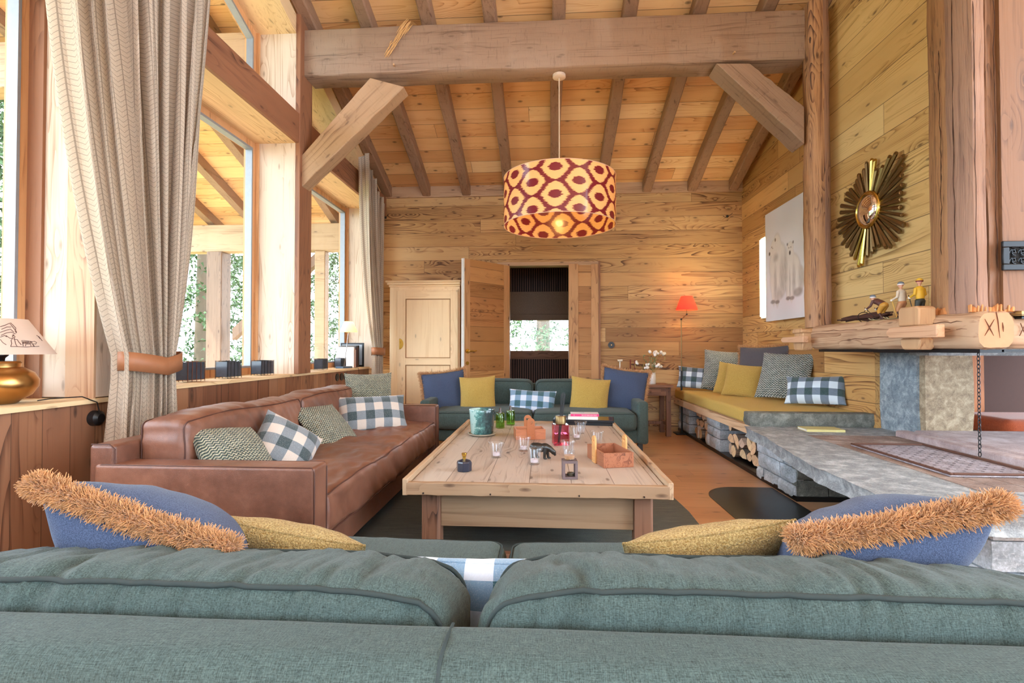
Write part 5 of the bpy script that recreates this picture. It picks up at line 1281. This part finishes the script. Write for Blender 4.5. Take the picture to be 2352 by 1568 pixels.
# bear figurine
be = thing('bear_figurine', 'small black carved bear with lowered head on the coffee table', 'figurine', T_(1244, 1056) + Vector((0, .03, 0)), radians(-12))
m = M()
m.ell((-.018, 0, .062), (.044, .024, .026), 14, Matrix.Rotation(radians(8), 3, 'Y')); m.ell((.018, 0, .062), (.030, .022, .026), 12); m.ell((-.042, 0, .062), (.026, .023, .026), 12)
m.tube([(.022, 0, .066), (.045, 0, .058), (.066, 0, .042)], [.022, .017, .013], 12); m.ell((.066, 0, .040), (.015, .012, .0135), 10); m.tube([(.068, 0, .036), (.078, 0, .022)], [.0095, .006], 10)
for s_ in (-1, 1): m.ell((.060, s_ * .009, .053), (.003, .003, .005), 8)
for x0, x1, s_ in ((.022, .018, -1), (.028, .034, 1), (-.046, -.052, -1), (-.038, -.030, 1)):
    m.tube([(x0, s_ * .012, .055), ((x0 + x1) / 2, s_ * .013, .03), (x1, s_ * .013, .007)], [.0145 if x0 < 0 else .0105, .009, .0072], 10); m.ell((x1 + .005, s_ * .013, .0052), (.0115, .007, .0052), 8)
remesh(m.build('body', plain('black bronze', (30, 30, 30), .32, Coat_Weight=.3), be), .0022, 6)
# wooden caddies
def tomesh(name, cu, parent, loc, rot):
    tmp = bpy.data.objects.new('tmp', cu); COL.objects.link(tmp); me = bpy.data.meshes.new_from_object(tmp.evaluated_get(bpy.context.evaluated_depsgraph_get())); me.name = name
    bpy.data.objects.remove(tmp); o = bpy.data.objects.new(name, me); COL.objects.link(o); o.parent = parent; o.location = loc; o.rotation_euler = rot; return o
def heart(cx, cy, s_):
    return [(cx + s_ * .9 * (sin(t) ** 3), cy + s_ * (.8125 * cos(t) - .3125 * cos(2 * t) - .125 * cos(3 * t) - .0625 * cos(4 * t))) for t in [2 * pi * i / 28 for i in range(28)]]
def plate2d(name, loops, th, mat, parent, loc, rot):
    cu = bpy.data.curves.new(name, 'CURVE'); cu.dimensions = '2D'; cu.fill_mode = 'BOTH'; cu.extrude = th / 2; cu.bevel_depth = .0006
    for lp in loops:
        sp = cu.splines.new('POLY'); sp.points.add(len(lp) - 1); sp.use_cyclic_u = True
        for p_, (x, y) in zip(sp.points, lp): p_.co = (x, y, 0, 1)
    cu.materials.append(mat); return tomesh(name, cu, parent, loc, rot)
def caddy(label, loc, rz, matb, mate, L=.165, Bw=.115, h=.07):
    t = thing('wooden_caddy', label, 'box', loc, rz); th = .008
    for s_ in (-1, 1): M().box(-L / 2, L / 2, -th / 2, th / 2, .002, h).build('side_board', matb, t, bevel=.001, loc=(0, s_ * (Bw / 2 - th / 2), 0), smooth=0)
    for s_ in (-1, 1): M().box(-th / 2, th / 2, -Bw / 2 + th, Bw / 2 - th, .002, h).build('end_board', matb, t, bevel=.001, loc=(s_ * (L / 2 - th / 2), 0, 0), smooth=0)
    M().box(-L / 2 + .002, L / 2 - .002, -Bw / 2 + .002, Bw / 2 - .002, 0, .006).build('bottom', matb, t, smooth=0)
    hw = .026; out = [(-hw + .002, 0), (hw - .002, 0), (hw, .003)] + [(hw * cos(a), .116 + hw * sin(a)) for a in [pi * i / 16 for i in range(17)]] + [(-hw, .003)]
    for s_ in (-1, 1):
        o = plate2d('handle_board', [out, heart(0, .112, .0135)], .008, mate, t, (-.0, s_ * (Bw / 2 + .005), .002), (pi / 2, 0, 0))
        m = M()
        for x in (-.013, .013):
            for z in (.013, .035): m.tube([(x, z, -.0052), (x, z, .0052)], .0016, 6)
        m.build('nail', BLACKP, o)
    return t
caddy('amber wooden caddy with heart cut-outs at the middle of the table', Vector((-.105, 3.50, TZ)), radians(9), W['cherry'], W['handlew'], .20, .155, .068)
caddy('reddish wooden caddy with pale heart cut handles at the right of the table', Vector((.345, 2.77, TZ)), radians(103), W['cherryd'], W['handlel'], .27, .16, .076)
# reed diffuser
rd = thing('reed_diffuser', 'square raspberry glass diffuser with black reeds and a brass collar', 'diffuser', T_(1288, 1022) + Vector((0, .03, 0)), .12)
m = M(); m.box(-.049, .049, -.049, .049, 0, .128); m.build('glass_body', REDG, rd, bevel=.005)
m = M(); m.box(-.043, .043, -.043, .043, .006, .07); m.build('liquid', thin_glass('raspberry oil', (.8, .3, .4, 1), .02), rd, bevel=.003)
M().lathe([(.03, .128), (.033, .131), (.033, .178), (.030, .182), (.012, .182), (0, .182)], n=32).build('collar', BRONZE, rd, smooth=40)
for i in range(6):
    a = i * 1.05; M().tube([(-.012 + .004 * cos(a), .004 * sin(a), .012), (.018 + .012 * cos(a), .010 * sin(a), .32 + .008 * sin(i * 2))], .0026, 6).build('reed', BLACKP, rd)
# green bottles
for x, y, lb in ((1148, 984, 'green glass spray bottle just right of the teal pot'), (1172, 977, 'green glass spray bottle, the one farther from the teal pot')):
    t = thing('spray_bottle', lb, 'bottle', T_(x, y) + Vector((0, .03, 0)), 0, 'green spray bottles')
    t.scale = (1.3, 1.3, 1.35); M().lathe([(0, 0), (.024, 0), (.027, .003), (.027, .082), (.024, .087), (.009, .088), (.009, .086), (.023, .083), (.0245, .08), (.0245, .008), (0, .007)], n=32).build('bottle_body', GREENG, t, smooth=50)
    M().lathe([(0, .009), (.0235, .009), (.0235, .06), (0, .06)], n=28).build('liquid', GREENG, t, smooth=40)
    M().lathe([(.009, .087), (.009, .094), (.0065, .095), (.0065, .112), (.004, .114), (0, .114)], n=20).build('pump', CHROME, t, smooth=40)
    M().tube([(0, 0, .012), (0, 0, .09)], .0012, 6).build('tube', WHITE, t)
# black game case with brown lid
gc = thing('flat_case', 'long flat black case with a brown glossy lid at the back of the table', 'box', T_(1345, 977) + Vector((0, .12, 0)), radians(-7))
M().box(-.245, .235, -.11, .13, 0, .022).build('case_bottom', BLACK, gc, bevel=.002); M().box(-.247, .237, -.112, .132, .023, .042).build('case_lid', BLACK, gc, bevel=.002)
M().box(-.232, .222, -.097, .117, .042, .0432).build('lid_panel', plain('brown gloss lid', (110, 70, 52), .1, noise_amt=.15, scale=9), gc)
# books on the case
def book(label, loc, rz, s_, cover, spine=None):
    t = thing('book', label, 'book', loc, rz); w_, d, h = s_
    M().box(-w_ / 2 + .002, w_ / 2 - .003, -d / 2 + .002, d / 2 - .003, .002, h - .002).build('pages', PAPER, t, smooth=0)
    m = M(); m.box(-w_ / 2, w_ / 2, -d / 2, d / 2, h - .002, h); m.box(-w_ / 2, w_ / 2, -d / 2, d / 2, 0, .002); m.build('cover', cover, t, smooth=0)
    M().box(-w_ / 2, w_ / 2, -d / 2 - .001, -d / 2 + .001, 0, h).build('spine', spine or cover, t, smooth=0)
    return t
gz = TZ + .0435
bl0 = book('thick white paperback under the pink-spined one on the black case', T_(1340, 975) + Vector((-.0, .05, .0435)), radians(-4), (.235, .15, .024), WHITE)
pk = book('white book with a bright pink spine lettered upside down, topmost on the case', T_(1340, 975) + Vector((.012, .055, .068)), radians(-2), (.225, .14, .019), plain('white cover', (240, 240, 244), .4), plain('pink spine', (226, 60, 130), .4))
def textobj(s, size, mat, parent, loc, rot, name='lettering', al='CENTER', ext=.0003):
    cu = bpy.data.curves.new(name, 'FONT'); cu.body = s; cu.size = size; cu.align_x = al; cu.align_y = 'CENTER'; cu.extrude = ext; cu.materials.append(mat)
    return tomesh(name, cu, parent, loc, rot)
textobj('UNE HISTOIRE DE SKI', .0125, WHITE, pk, (.035, -.0715, .0095), (pi / 2, pi, 0))
textobj('Ski', .009, WHITE, pk, (-.085, -.0715, .0095), (pi / 2, pi, 0))
textobj('SKI', .03, plain('pale blue print', (150, 190, 220), .5), pk, (-.02, .02, .0192), (0, 0, pi))

# ---------------------------------------------------------------- wardrobe, side table, lamps
ax0, ax1, ay, az_ = -1.865, -1.01, 6.06, 1.83
ar = thing('wardrobe', 'pale bleached pine wardrobe in the far left corner', 'wardrobe', ((ax0 + ax1) / 2, ay, 0)); hw = (ax1 - ax0) / 2
M().box(-hw, hw, .0, .42, .06, az_ - .05).build('body', W['armoire'], ar, bevel=.004, smooth=0)
m = M()
for k, (e, z0, z1) in enumerate(((.012, az_ - .075, az_ - .05), (.028, az_ - .05, az_ - .022), (.045, az_ - .022, az_))): m.box(-hw - e, hw + e * .3, -e, .42, z0, z1)
m.build('cornice', W['armoireX'], ar, bevel=.008, seg=3)
dx0, dx1 = -hw + .10, hw - .02
d = M().box(dx0 + .005, dx1, -.016, 0, .10, az_ - .10).build('door_field', W['armoire'], ar, smooth=0); d.name = 'door'
m = M(); m.box(dx0, dx0 + .10, -.03, -.014, .10, az_ - .12); m.box(dx1 - .09, dx1, -.03, -.014, .10, az_ - .12); m.build('door_stile', W['armoire'], d, bevel=.003, smooth=0)
for a_, b_ in ((az_ - .22, az_ - .12), (.82, .90), (.10, .2)): M().box(dx0 + .10, dx1 - .09, -.03, -.014, a_, b_).build('door_rail', W['armoireX'], d, bevel=.003, smooth=0)
m = M(); 
for a in ((dx0 + .10, dx1 - .09, .90, az_ - .22), (dx0 + .10, dx1 - .09, .2, .82)):
    for b in ((a[0], a[0] + .01, a[2], a[3]), (a[1] - .01, a[1], a[2], a[3]), (a[0], a[1], a[2], a[2] + .01), (a[0], a[1], a[3] - .01, a[3])): m.box(b[0], b[1], -.024, -.014, b[2], b[3])
m.build('moulding', plain('brown glazed moulding', (170, 126, 78), .6), d, smooth=0)
m = M(); xx = dx0 + .05; P = [(xx - .022, 1.07)] + [(xx + .0 + .05 * cos(a) - .022, 1.07 + .065 * sin(a)) for a in [pi / 2 - pi * i / 10 for i in range(11)]]; m.prism([(x - .0, z) for x, z in P[1:]], -.034, -.031, 'y'); m.tube([(xx - .01, -.03, 1.09), (xx - .01, -.05, 1.09)], .008, 10); m.build('keyplate', GOLD, d, smooth=0)
for sx in (-1, 1): M().box(-.04, .04, 0, .06, 0, .07).build('leg', W['armoire'], ar, loc=(sx * (hw - .05), .02 if 1 else 0, 0))

sx0, sx1, sy0, sy1 = 1.0, 1.475, 5.98, 6.40
st_ = thing('side_table', 'dark oak side table with a small drawer between far sofa and bench', 'table', ((sx0 + sx1) / 2, (sy0 + sy1) / 2, 0)); hx, hy = (sx1 - sx0) / 2, (sy1 - sy0) / 2
M().box(-hx, hx, -hy, hy, .565, .595).build('tabletop', W['oakdarkx'], st_, bevel=.003, smooth=0)
for a in (-1, 1):
    for b in (-1, 1): M().box(-.027, .027, -.027, .027, 0, .565).build('leg', W['oakdark'], st_, bevel=.003, loc=(a * (hx - .05), b * (hy - .05), 0), smooth=0)
for b in (-1, 1): M().box(-hx + .077, hx - .077, -.01, .01, .47, .565).build('apron', W['oakdarkx'], st_, loc=(0, b * (hy - .045), 0), smooth=0)
for a in (-1, 1): M().box(-.01, .01, -hy + .077, hy - .077, .47, .565).build('apron', W['oakdarkx'], st_, loc=(a * (hx - .045), 0, 0), smooth=0); M().box(-.014, .014, -hy + .077, hy - .077, .12, .155).build('stretcher', W['oakdark'], st_, loc=(a * (hx - .05), 0, 0), smooth=0)
M().box(-hx + .077, hx - .077, -.014, .014, .12, .155).build('stretcher', W['oakdark'], st_, loc=(0, 0, 0), smooth=0)
dd = M().box(-.12, .12, -.012, .0, .485, .55).build('drawer', W['oakdarkx'], st_, bevel=.002, loc=(-.02, -hy + .035, 0), smooth=0); M().ell((0, -.02, .517), .012, 8).build('knob', W['oakdark'], dd)
# jug with dried flowers
vp = at(1497, 880, Y=6.12); vp.z = .596
vj = thing('vase', 'white ceramic vase on the dark oak side table', 'vase', vp)
M().lathe([(0, 0), (.042, 0), (.046, .006), (.048, .06), (.045, .11), (.041, .125), (.046, .135), (.043, .135), (.038, .125), (.042, .1), (.043, .01), (0, .008)], n=32).build('vase_body', WHITE, vj, smooth=50)
fb = thing('flower_bouquet', 'dried grasses with white cotton blooms in the white vase', 'flowers', vp + Vector((0, 0, .012))); random.seed(41)
STK = plain('dry stem', (170, 150, 92), .8); COT = plain('white bloom', (244, 242, 236), .9); LEAFM = plain('grey green leaf', (110, 130, 96), .8)
for i in range(24):
    a = random.uniform(0, 2 * pi); r = random.uniform(.02, .2); h = random.uniform(.2, .40) - .25 * r; tip = Vector((r * cos(a), r * sin(a) * .6, h)); mid = Vector((tip.x * .3, tip.y * .3, h * .55))
    s_ = M().tube([(.01 * cos(a), .01 * sin(a), .0), (mid.x * .4, mid.y * .4, .12), mid, tip], .0014, 5).build('stem', STK, fb)
    if i % 2 == 0:
        m = M(); 
        for q in range(3): m.ell(tip + Vector((random.uniform(-.02, .02), random.uniform(-.02, .02), random.uniform(-.02, .01))), random.uniform(.014, .020), 7)
        m.build('bloom', COT, s_)
    elif i % 4 == 1: M().ell(tip, (.006, .006, .028), 8).build('seed_head', STK, s_)
    else:
        m = M(); 
        for q in range(7):
            p = mid.lerp(tip, random.random()); d_ = Vector((random.uniform(-1, 1), random.uniform(-1, 1), random.uniform(0, 1))).normalized() * .035; u = d_.orthogonal().normalized() * .010; m.add([p, p + d_ * .5 + u, p + d_, p + d_ * .5 - u], [(0, 1, 2, 3)])
        m.build('leaves', LEAFM, s_, smooth=0)
sj = thing('glass_jar', 'small pale glass jar beside the white vase', 'jar', at(1484, 882, Y=6.12)); sj.location.z = .596
M().lathe([(0, 0), (.03, 0), (.032, .05), (.02, .06), (.024, .075), (.02, .075), (.016, .06), (.028, .048), (.026, .006), (0, .005)], n=24).build('jar', CLEAR, sj, smooth=50)
# stick game behind the far sofa
for px_, py_, col, lb in ((1424, 828, (238, 232, 216), 'thin white mallet with a short cross head standing behind the far sofa'), (1448, 826, (120, 44, 30), 'slim dark red stick behind the far sofa, the left of two'), (1458, 826, (120, 44, 30), 'slim dark red stick behind the far sofa, the right of two')):
    p = at(px_, py_, Y=6.38); t = thing('walking_stick', lb, 'stick', (p.x, 6.42, 0)); mt = plain('stick paint', col, .4)
    M().tube([(0, 0, .0), (0, -.04, p.z)], .008, 8).build('shaft', mt, t)
    if col[0] > 200: M().tube([(-.03, -.04, p.z), (.03, -.04, p.z + .004)], .014, 10).build('head', mt, t)

def shade(name, parent, r0, r1, z0, z1, mat, n=48, th=.002):
    return M().lathe([(r0, z0), (r1, z1), (r1 - th, z1), (r0 - th, z0)], n=n, close=True).build(name, mat, parent, smooth=60)
def glowshade(name, c, tr=.6):
    g = G(name); t = g.n('BsdfTranslucent', {'Color': lin(c)}); mx = g.n('MixShader', {0: tr, 1: g.b.outputs[0], 2: t}); g.t.links.new(mx, g.out.inputs[0]); return g.fin(lin(c), .8)
def bulb(parent, loc, energy, color, r=.03, glow=25):
    o = M().ell((0, 0, 0), r, 8).build('bulb', emit('bulb glow', color, glow), parent, loc=loc)
    l = bpy.data.lights.new('bulb_light', 'POINT'); l.energy = energy; l.color = tuple(lin(color)[:3]); l.shadow_soft_size = .03
    lo = bpy.data.objects.new('bulb_light', l); COL.objects.link(lo); lo.parent = parent; lo.location = Vector(loc) + Vector((0, 0, r + .035)); return o
fx = at(1548, 985, Z=0); fl = thing('floor_lamp', 'slim black floor lamp with a small glowing red shade', 'lamp', (fx.x + .0, 6.22, 0))
M().box(-.085, .085, -.085, .085, 0, .016).build('base', BLACK, fl, bevel=.004)
zp = at(1547, 733, Y=6.22).z
M().tube([(0, 0, .01), (0, 0, .75)], .011, 12).build('pole', BLACK, fl)
M().tube([(0, 0, .74), (0, 0, zp)], .006, 10).build('upper_pole', BRONZE, fl)
M().tube([(0, 0, zp), (.065, 0, zp + .06), (.065, 0, zp + .12)], .0055, 8).build('swing_arm', BRONZE, fl)
m = M(); m.ell((0, 0, zp), .012, 8); m.ell((.065, 0, zp + .06), .011, 8); m.build('joint', BLACK, fl)
zs = at(1557, 712, Y=6.22).z; shade('lamp_shade', fl, .128, .066, zs, zs + .165, glowshade('coral shade', (236, 120, 100), .6)); bulb(fl, (.065 - .065, 0, 0), 0.01, (255, 200, 130)).location = (.065, 0, zs + .07)
for c in fl.children:
    if c.name.startswith('lamp_shade'): c.location.x = .065
    if c.type == 'LIGHT': c.location = (.065, 0, zs + .1); c.data.energy = 9
# pendant
pn = thing('pendant_lamp', 'large drum pendant lamp with a maroon ikat pattern on cream', 'lamp', (.125, 4.31, 3.325))
M().lathe([(0, 0), (.055, 0), (.055, -.022), (.045, -.028), (0, -.028)], n=36).build('ceiling_rose', plain('cream rose', (226, 206, 186), .5), pn, smooth=40)
M().tube([(0, 0, -.02), (0, 0, -1.05)], .0045, 8).build('cord', plain('cream cord', (226, 206, 180), .7), pn)
def ikat(name, tr):
    g = G(name); uv = g.tc.outputs['UV']; U, V, _ = g.sep(uv)[:3]
    jx = g.m_('MULTIPLY', g.m_('SUBTRACT', g.noise(g.comb(g.m_('MULTIPLY', U, 2.0), g.m_('MULTIPLY', V, 46.0), 0.0), 1, 2, .9), .5), .22)
    U = g.m_('ADD', U, jx)
    co_ = g.m_('COSINE', g.m_('MULTIPLY', U, 2 * pi)); sn = g.m_('ABSOLUTE', g.m_('SINE', g.m_('MULTIPLY', U, 2 * pi)))
    def wrapd(x): return g.m_('ABSOLUTE', g.m_('SUBTRACT', g.m_('FRACT', g.m_('ADD', x, 10.5)), .5))
    A = .243; co_ = g.m_('SINE', g.m_('MULTIPLY', co_, pi / 2))
    d1 = wrapd(g.m_('SUBTRACT', V, g.m_('MULTIPLY', co_, A))); d2 = wrapd(g.m_('ADD', g.m_('SUBTRACT', V, .5), g.m_('MULTIPLY', co_, A)))
    dm = g.m_('MINIMUM', d1, d2); th = g.m_('ADD', .022, g.m_('MULTIPLY', g.m_('POWER', sn, 1.3), .115)); band = g.m_('LESS_THAN', dm, th)
    def dot(u0, v0):
        du = wrapd(g.m_('SUBTRACT', U, u0)); dv = wrapd(g.m_('SUBTRACT', V, v0)); return g.m_('LESS_THAN', g.m_('ADD', g.m_('POWER', g.m_('DIVIDE', du, .145), 2.0), g.m_('POWER', g.m_('DIVIDE', dv, .155), 2.0)), 1.0)
    ms = g.m_('MAXIMUM', band, g.m_('MAXIMUM', dot(0.0, .75), dot(.5, .25)))
    col = g.mix(ms, lin((246, 200, 138)), lin((122, 36, 48)))
    t = g.n('BsdfTranslucent', {'Color': col}); mx = g.n('MixShader', {0: tr, 1: g.b.outputs[0], 2: t}); g.t.links.new(mx, g.out.inputs[0])
    return g.fin(col, .25, None, Coat_Weight=.4, Coat_Roughness=.08)
R_, z0, z1, n = .468, -1.285, -.885, 96
m = M(); vs = []; uvs = []
for i in range(n + 1):
    for z in (z0, z1): vs.append((R_ * cos(2 * pi * i / n), R_ * sin(2 * pi * i / n), z)); uvs.append((i / n * 8 + .12, (z - z0) / .208 + .1))
m.add(vs, [(2 * i, 2 * i + 2, 2 * i + 3, 2 * i + 1) for i in range(n)]); o = m.build('lamp_shade', ikat('ikat cloth', .35), pn, smooth=80)
ul = o.data.uv_layers.new(name='uv')
for lp in o.data.loops: ul.data[lp.index].uv = uvs[lp.vertex_index]
m = M()
for z in (z0, z1): m.tube([(R_ * cos(a), R_ * sin(a), z) for a in [2 * pi * i / 72 for i in range(72)]], .003, 6, closed=True)
m.build('rim', plain('shade rim', (232, 190, 160), .4), pn)
m = M()
for a in (0.3, 2.4, 4.5): m.tube([(0, 0, -1.04), (R_ * cos(a), R_ * sin(a), z1 - .01)], .002, 5)
m.build('spokes', CHROME, pn); bulb(pn, (0, 0, -1.10), 5, (255, 190, 110), .035, 20)

# brass lamp on the near sill
BL = at(22, 927, Z=.776); BL.x = -2.262
ln_ = thing('table_lamp', 'round brass table lamp with a printed alpine shade on the near sill', 'lamp', (BL.x, 1.985, .776), 0)
M().lathe([(0, 0), (.055, 0), (.062, .004), (.07, .012), (.105, .035), (.126, .07), (.128, .098), (.112, .128), (.082, .148), (.070, .152), (.070, .156), (.072, .168), (.066, .176), (.03, .178), (0, .178)], n=56).build('body', BRASS, ln_, smooth=45)
M().lathe([(.018, .176), (.02, .19), (.03, .2), (.03, .205), (.022, .207), (.022, .23), (0, .23)], n=24).build('socket', BLACK, ln_, smooth=40)
s0, s1, r0_, r1_ = .205, .352, .182, .088
sh_ = shade('lamp_shade', ln_, r0_, r1_, s0, s1, glowshade('parchment shade', (226, 206, 190), .35))
INK = plain('brown ink', (92, 60, 52), .8)
def cone(px_, py_):
    "point on the shade near a photo pixel"
    v = (py_ - 815) / (732 - 815); z = s0 + (s1 - s0) * v; r = r0_ + (r1_ - r0_) * v + .0012
    # solve angle by scanning for the matching sight line
    base = Vector(ln_.location); best = None
    for k in range(240):
        a = -pi + pi * k / 240 * 1.15 - .1; p = base + Vector((r * cos(a), r * sin(a), z)); d = p - CAM; x = 1176 + FPX * d.dot(RT) / d.dot(FW); e = abs(x - px_)
        if best is None or e < best[0]: best = (e, a)
    return Vector((r * cos(best[1]), r * sin(best[1]), z))
m = M()
def ink(pts, r=.0009):
    P = [cone(*p) for p in pts]; m.tube(P, r, 4)
for a in ([(0, 752), (12, 748), (22, 743), (28, 750), (33, 757), (38, 764)], [(4, 758), (16, 752), (26, 752)], [(0, 765), (14, 760), (24, 757), (32, 764)], [(2, 772), (14, 766), (26, 764), (36, 768)], [(24, 742), (30, 748), (36, 754), (35, 762), (38, 766)], [(0, 776), (10, 772), (16, 775)],
          [(24, 797), (27, 790), (25, 783), (30, 776), (28, 773), (31, 771), (34, 774), (32, 778), (35, 786), (36, 792), (39, 796)], [(14, 772), (22, 778), (29, 778)], [(32, 780), (40, 781), (44, 787), (49, 793)], [(24, 797), (40, 797), (60, 798), (72, 797), (90, 796)],
          [(53, 796), (52, 788), (50, 783), (56, 783), (66, 784), (74, 785), (79, 784), (84, 787), (82, 791), (76, 790), (77, 796)], [(59, 796), (59, 791), (70, 791), (71, 796)], [(74, 791), (80, 797)], [(0, 781), (6, 788), (14, 793)], [(84, 770), (90, 773), (96, 775), (100, 781)], [(88, 772), (92, 778)], [(94, 775), (97, 783)]): ink(a, .0011)
m.ell(cone(31, 771), .003, 6)
for i in range(7): ink([(54 + i * 3, 785), (55 + i * 3, 790)], .0014)
m.build('printed_drawing', INK, sh_)
cdp = [ln_.location + Vector((.11, .06, .008)), Vector((-2.12, 2.07, .79)), Vector((-2.07, 2.17, .79)), Vector((-2.045, 2.22, .76)), Vector((-2.045, 2.235, .71))]
tag(M().tube(cdp, .0028, 6).build('lamp_cord', BLACKP), 'black flex running from the brass lamp over the sill edge to its plug', 'cord')
tag(M().tube([(-2.08, 2.24, .685), (-2.052, 2.24, .685), (-2.04, 2.24, .685)], [.036, .034, .02], 24).build('wall_plug', BLACKP), 'round black plug on the panelling by the large curtain', 'socket')

# ---------------------------------------------------------------- things on the sills
def lantern(label, px_, py_, rz=0, w_=.17, dpt=.07, h=.115, grp='slate lanterns on the sill', rust=False):
    p = at(px_, py_, Z=.801); p.x = max(min(p.x, -2.14), -2.22); t = thing('candle_lantern', label, 'lantern', p, pi / 2 + rz, grp)
    wm = plain('rusty wire', (120, 70, 52), .6, .5) if rust else BLACK
    m = M(); fr_ = plain('smoky slate glass', (74, 80, 90), .12, noise_amt=.25, scale=20)
    m.box(-w_ / 2, w_ / 2, -dpt / 2, -dpt / 2 + .003, .014, h - .004); m.box(-w_ / 2, w_ / 2, dpt / 2 - .003, dpt / 2, .014, h - .004); m.box(-w_ / 2, -w_ / 2 + .003, -dpt / 2, dpt / 2, .014, h - .004); m.box(w_ / 2 - .003, w_ / 2, -dpt / 2, dpt / 2, .014, h - .004); m.build('panels', fr_, t, smooth=0)
    for i in range(5):
        for s_ in (-1, 1):
            x = -w_ / 2 + w_ * i / 4; M().tube([(x + random.uniform(-.003, .003), s_ * (dpt / 2 + .003), 0), (x, s_ * (dpt / 2 + .003), h + random.uniform(0, .006))], .002, 5).build('wire', wm, t)
    for z in (.012, h):
        m = M(); m.tube([(-w_ / 2, -dpt / 2 - .003, z), (w_ / 2, -dpt / 2 - .003, z), (w_ / 2, dpt / 2 + .003, z), (-w_ / 2, dpt / 2 + .003, z)], .0018, 5, closed=True); m.build('wire_hoop', wm, t)
    return t
random.seed(9)
lantern('smoky glass and wire lantern on the sill, nearest the large curtain', 436, 876, .05, .17, .08, .125, rust=True)
lantern('smoky glass and wire lantern on the sill, middle one of three by the middle window', 517, 868, .04, .17, .08, .12)
lantern('smoky glass and wire lantern on the sill beside the pale timber pier', 590, 861, -.03, .17, .08, .115)
lantern('smoky glass lantern on the far sill, nearest the dark post', 721, 849, .1, .15, .08, .11, 'lanterns on the far sill')
lantern('smoky glass lantern on the far sill, the middle one of three', 742, 845, 0, .13, .07, .11, 'lanterns on the far sill')
lantern('smoky glass lantern on the far sill, next to the small white lamp', 759, 842, 0, .12, .07, .11, 'lanterns on the far sill')
sp_ = at(788, 841, Z=.801); sp_.x = -2.2; tl = thing('table_lamp', 'small white-shaded lamp on a leaning thin stem on the far sill', 'lamp', (-2.17, 5.42, .801), radians(75))
M().box(-.08, .08, -.05, .05, 0, .02).build('base', plain('blue steel base', (74, 96, 118), .4), tl, bevel=.003)
M().tube([(0, 0, .02), (.06, .0, .30), (.075, 0, .40)], .004, 8).build('stem', CHROME, tl)
s = shade('lamp_shade', tl, .095, .045, .395, .51, glowshade('white shade', (250, 240, 220), .6), 32); s.location = (.078, 0, 0); bulb(tl, (.078, 0, .43), 2.2, (255, 214, 150), .02, 20)
tag(M().tube([(-2.10, 5.45, .81), (-2.03, 5.47, .80), (-2.03, 5.50, .72), (-2.045, 5.47, .70)], .0025, 6).build('lamp_cord', BLACKP), 'black flex of the small white lamp hanging over the far sill', 'cord')
for px_, py_, w0 in ((776, 866, 'nearest the leather sofa'), (786, 865, 'the middle of three'), (795, 864, 'nearest the far curtain')):
    p = at(px_, py_, X=XW + .01); t = thing('wall_socket', 'round black socket under the far sill, ' + w0, 'socket', p, 0, 'black sockets under the sill')
    M().tube([(-.01, 0, 0), (.0, 0, 0)], .038, 28).build('plate', BLACKP, t, smooth=40); m = M(); m.tube([(.0, 0, 0), (.002, 0, 0)], .02, 20); m.build('insert', BLACK, t)
p = at(1404, 792, Y=6.495); t = thing('wall_switch', 'round black switch on the boards right of the doorway', 'switch', p); M().tube([(0, 0, 0), (0, -.01, 0)], .04, 28).build('plate', BLACKP, t, smooth=40); M().tube([(0, -.01, 0), (0, -.022, 0)], .006, 10).build('toggle', BRASS, t)
# books and a frame at the end of the far sill
yb = 5.62
for i, (c, th, h) in enumerate((((240, 240, 240), .03, .23), ((176, 96, 60), .02, .215), ((232, 226, 214), .012, .20), ((40, 38, 42), .022, .24), ((92, 26, 34), .018, .225), ((30, 32, 38), .03, .25), ((44, 46, 52), .02, .25))):
    t = thing('book', 'upright book at the end of the far sill, %s' % ['wide white one at the front', 'with a brown spine', 'thin cream one', 'black one beside the cream one', 'with a dark red spine', 'tall black one', 'charcoal one against the pier'][i], 'book', (-2.24, yb, .801), 0, 'upright books on the far sill')
    M().box(-.10, .10, 0, th, 0, h).build('cover', plain('book cover %d' % i, c, .5), t, bevel=.0015); M().box(-.098, .095, .003, th - .003, .002, h + .0006).build('pages', PAPER, t, smooth=0); yb += th + .004
pf = thing('picture_frame', 'dark photo frame standing behind the books on the far sill', 'frame', (-2.26, 5.90, .801), 0)
M().box(-.14, .14, -.012, .0, 0, .28).build('frame', BLACK, pf, bevel=.002); M().box(-.12, .12, -.0135, -.012, .02, .26).build('photo', plain('grey photo', (150, 160, 170), .3), pf)
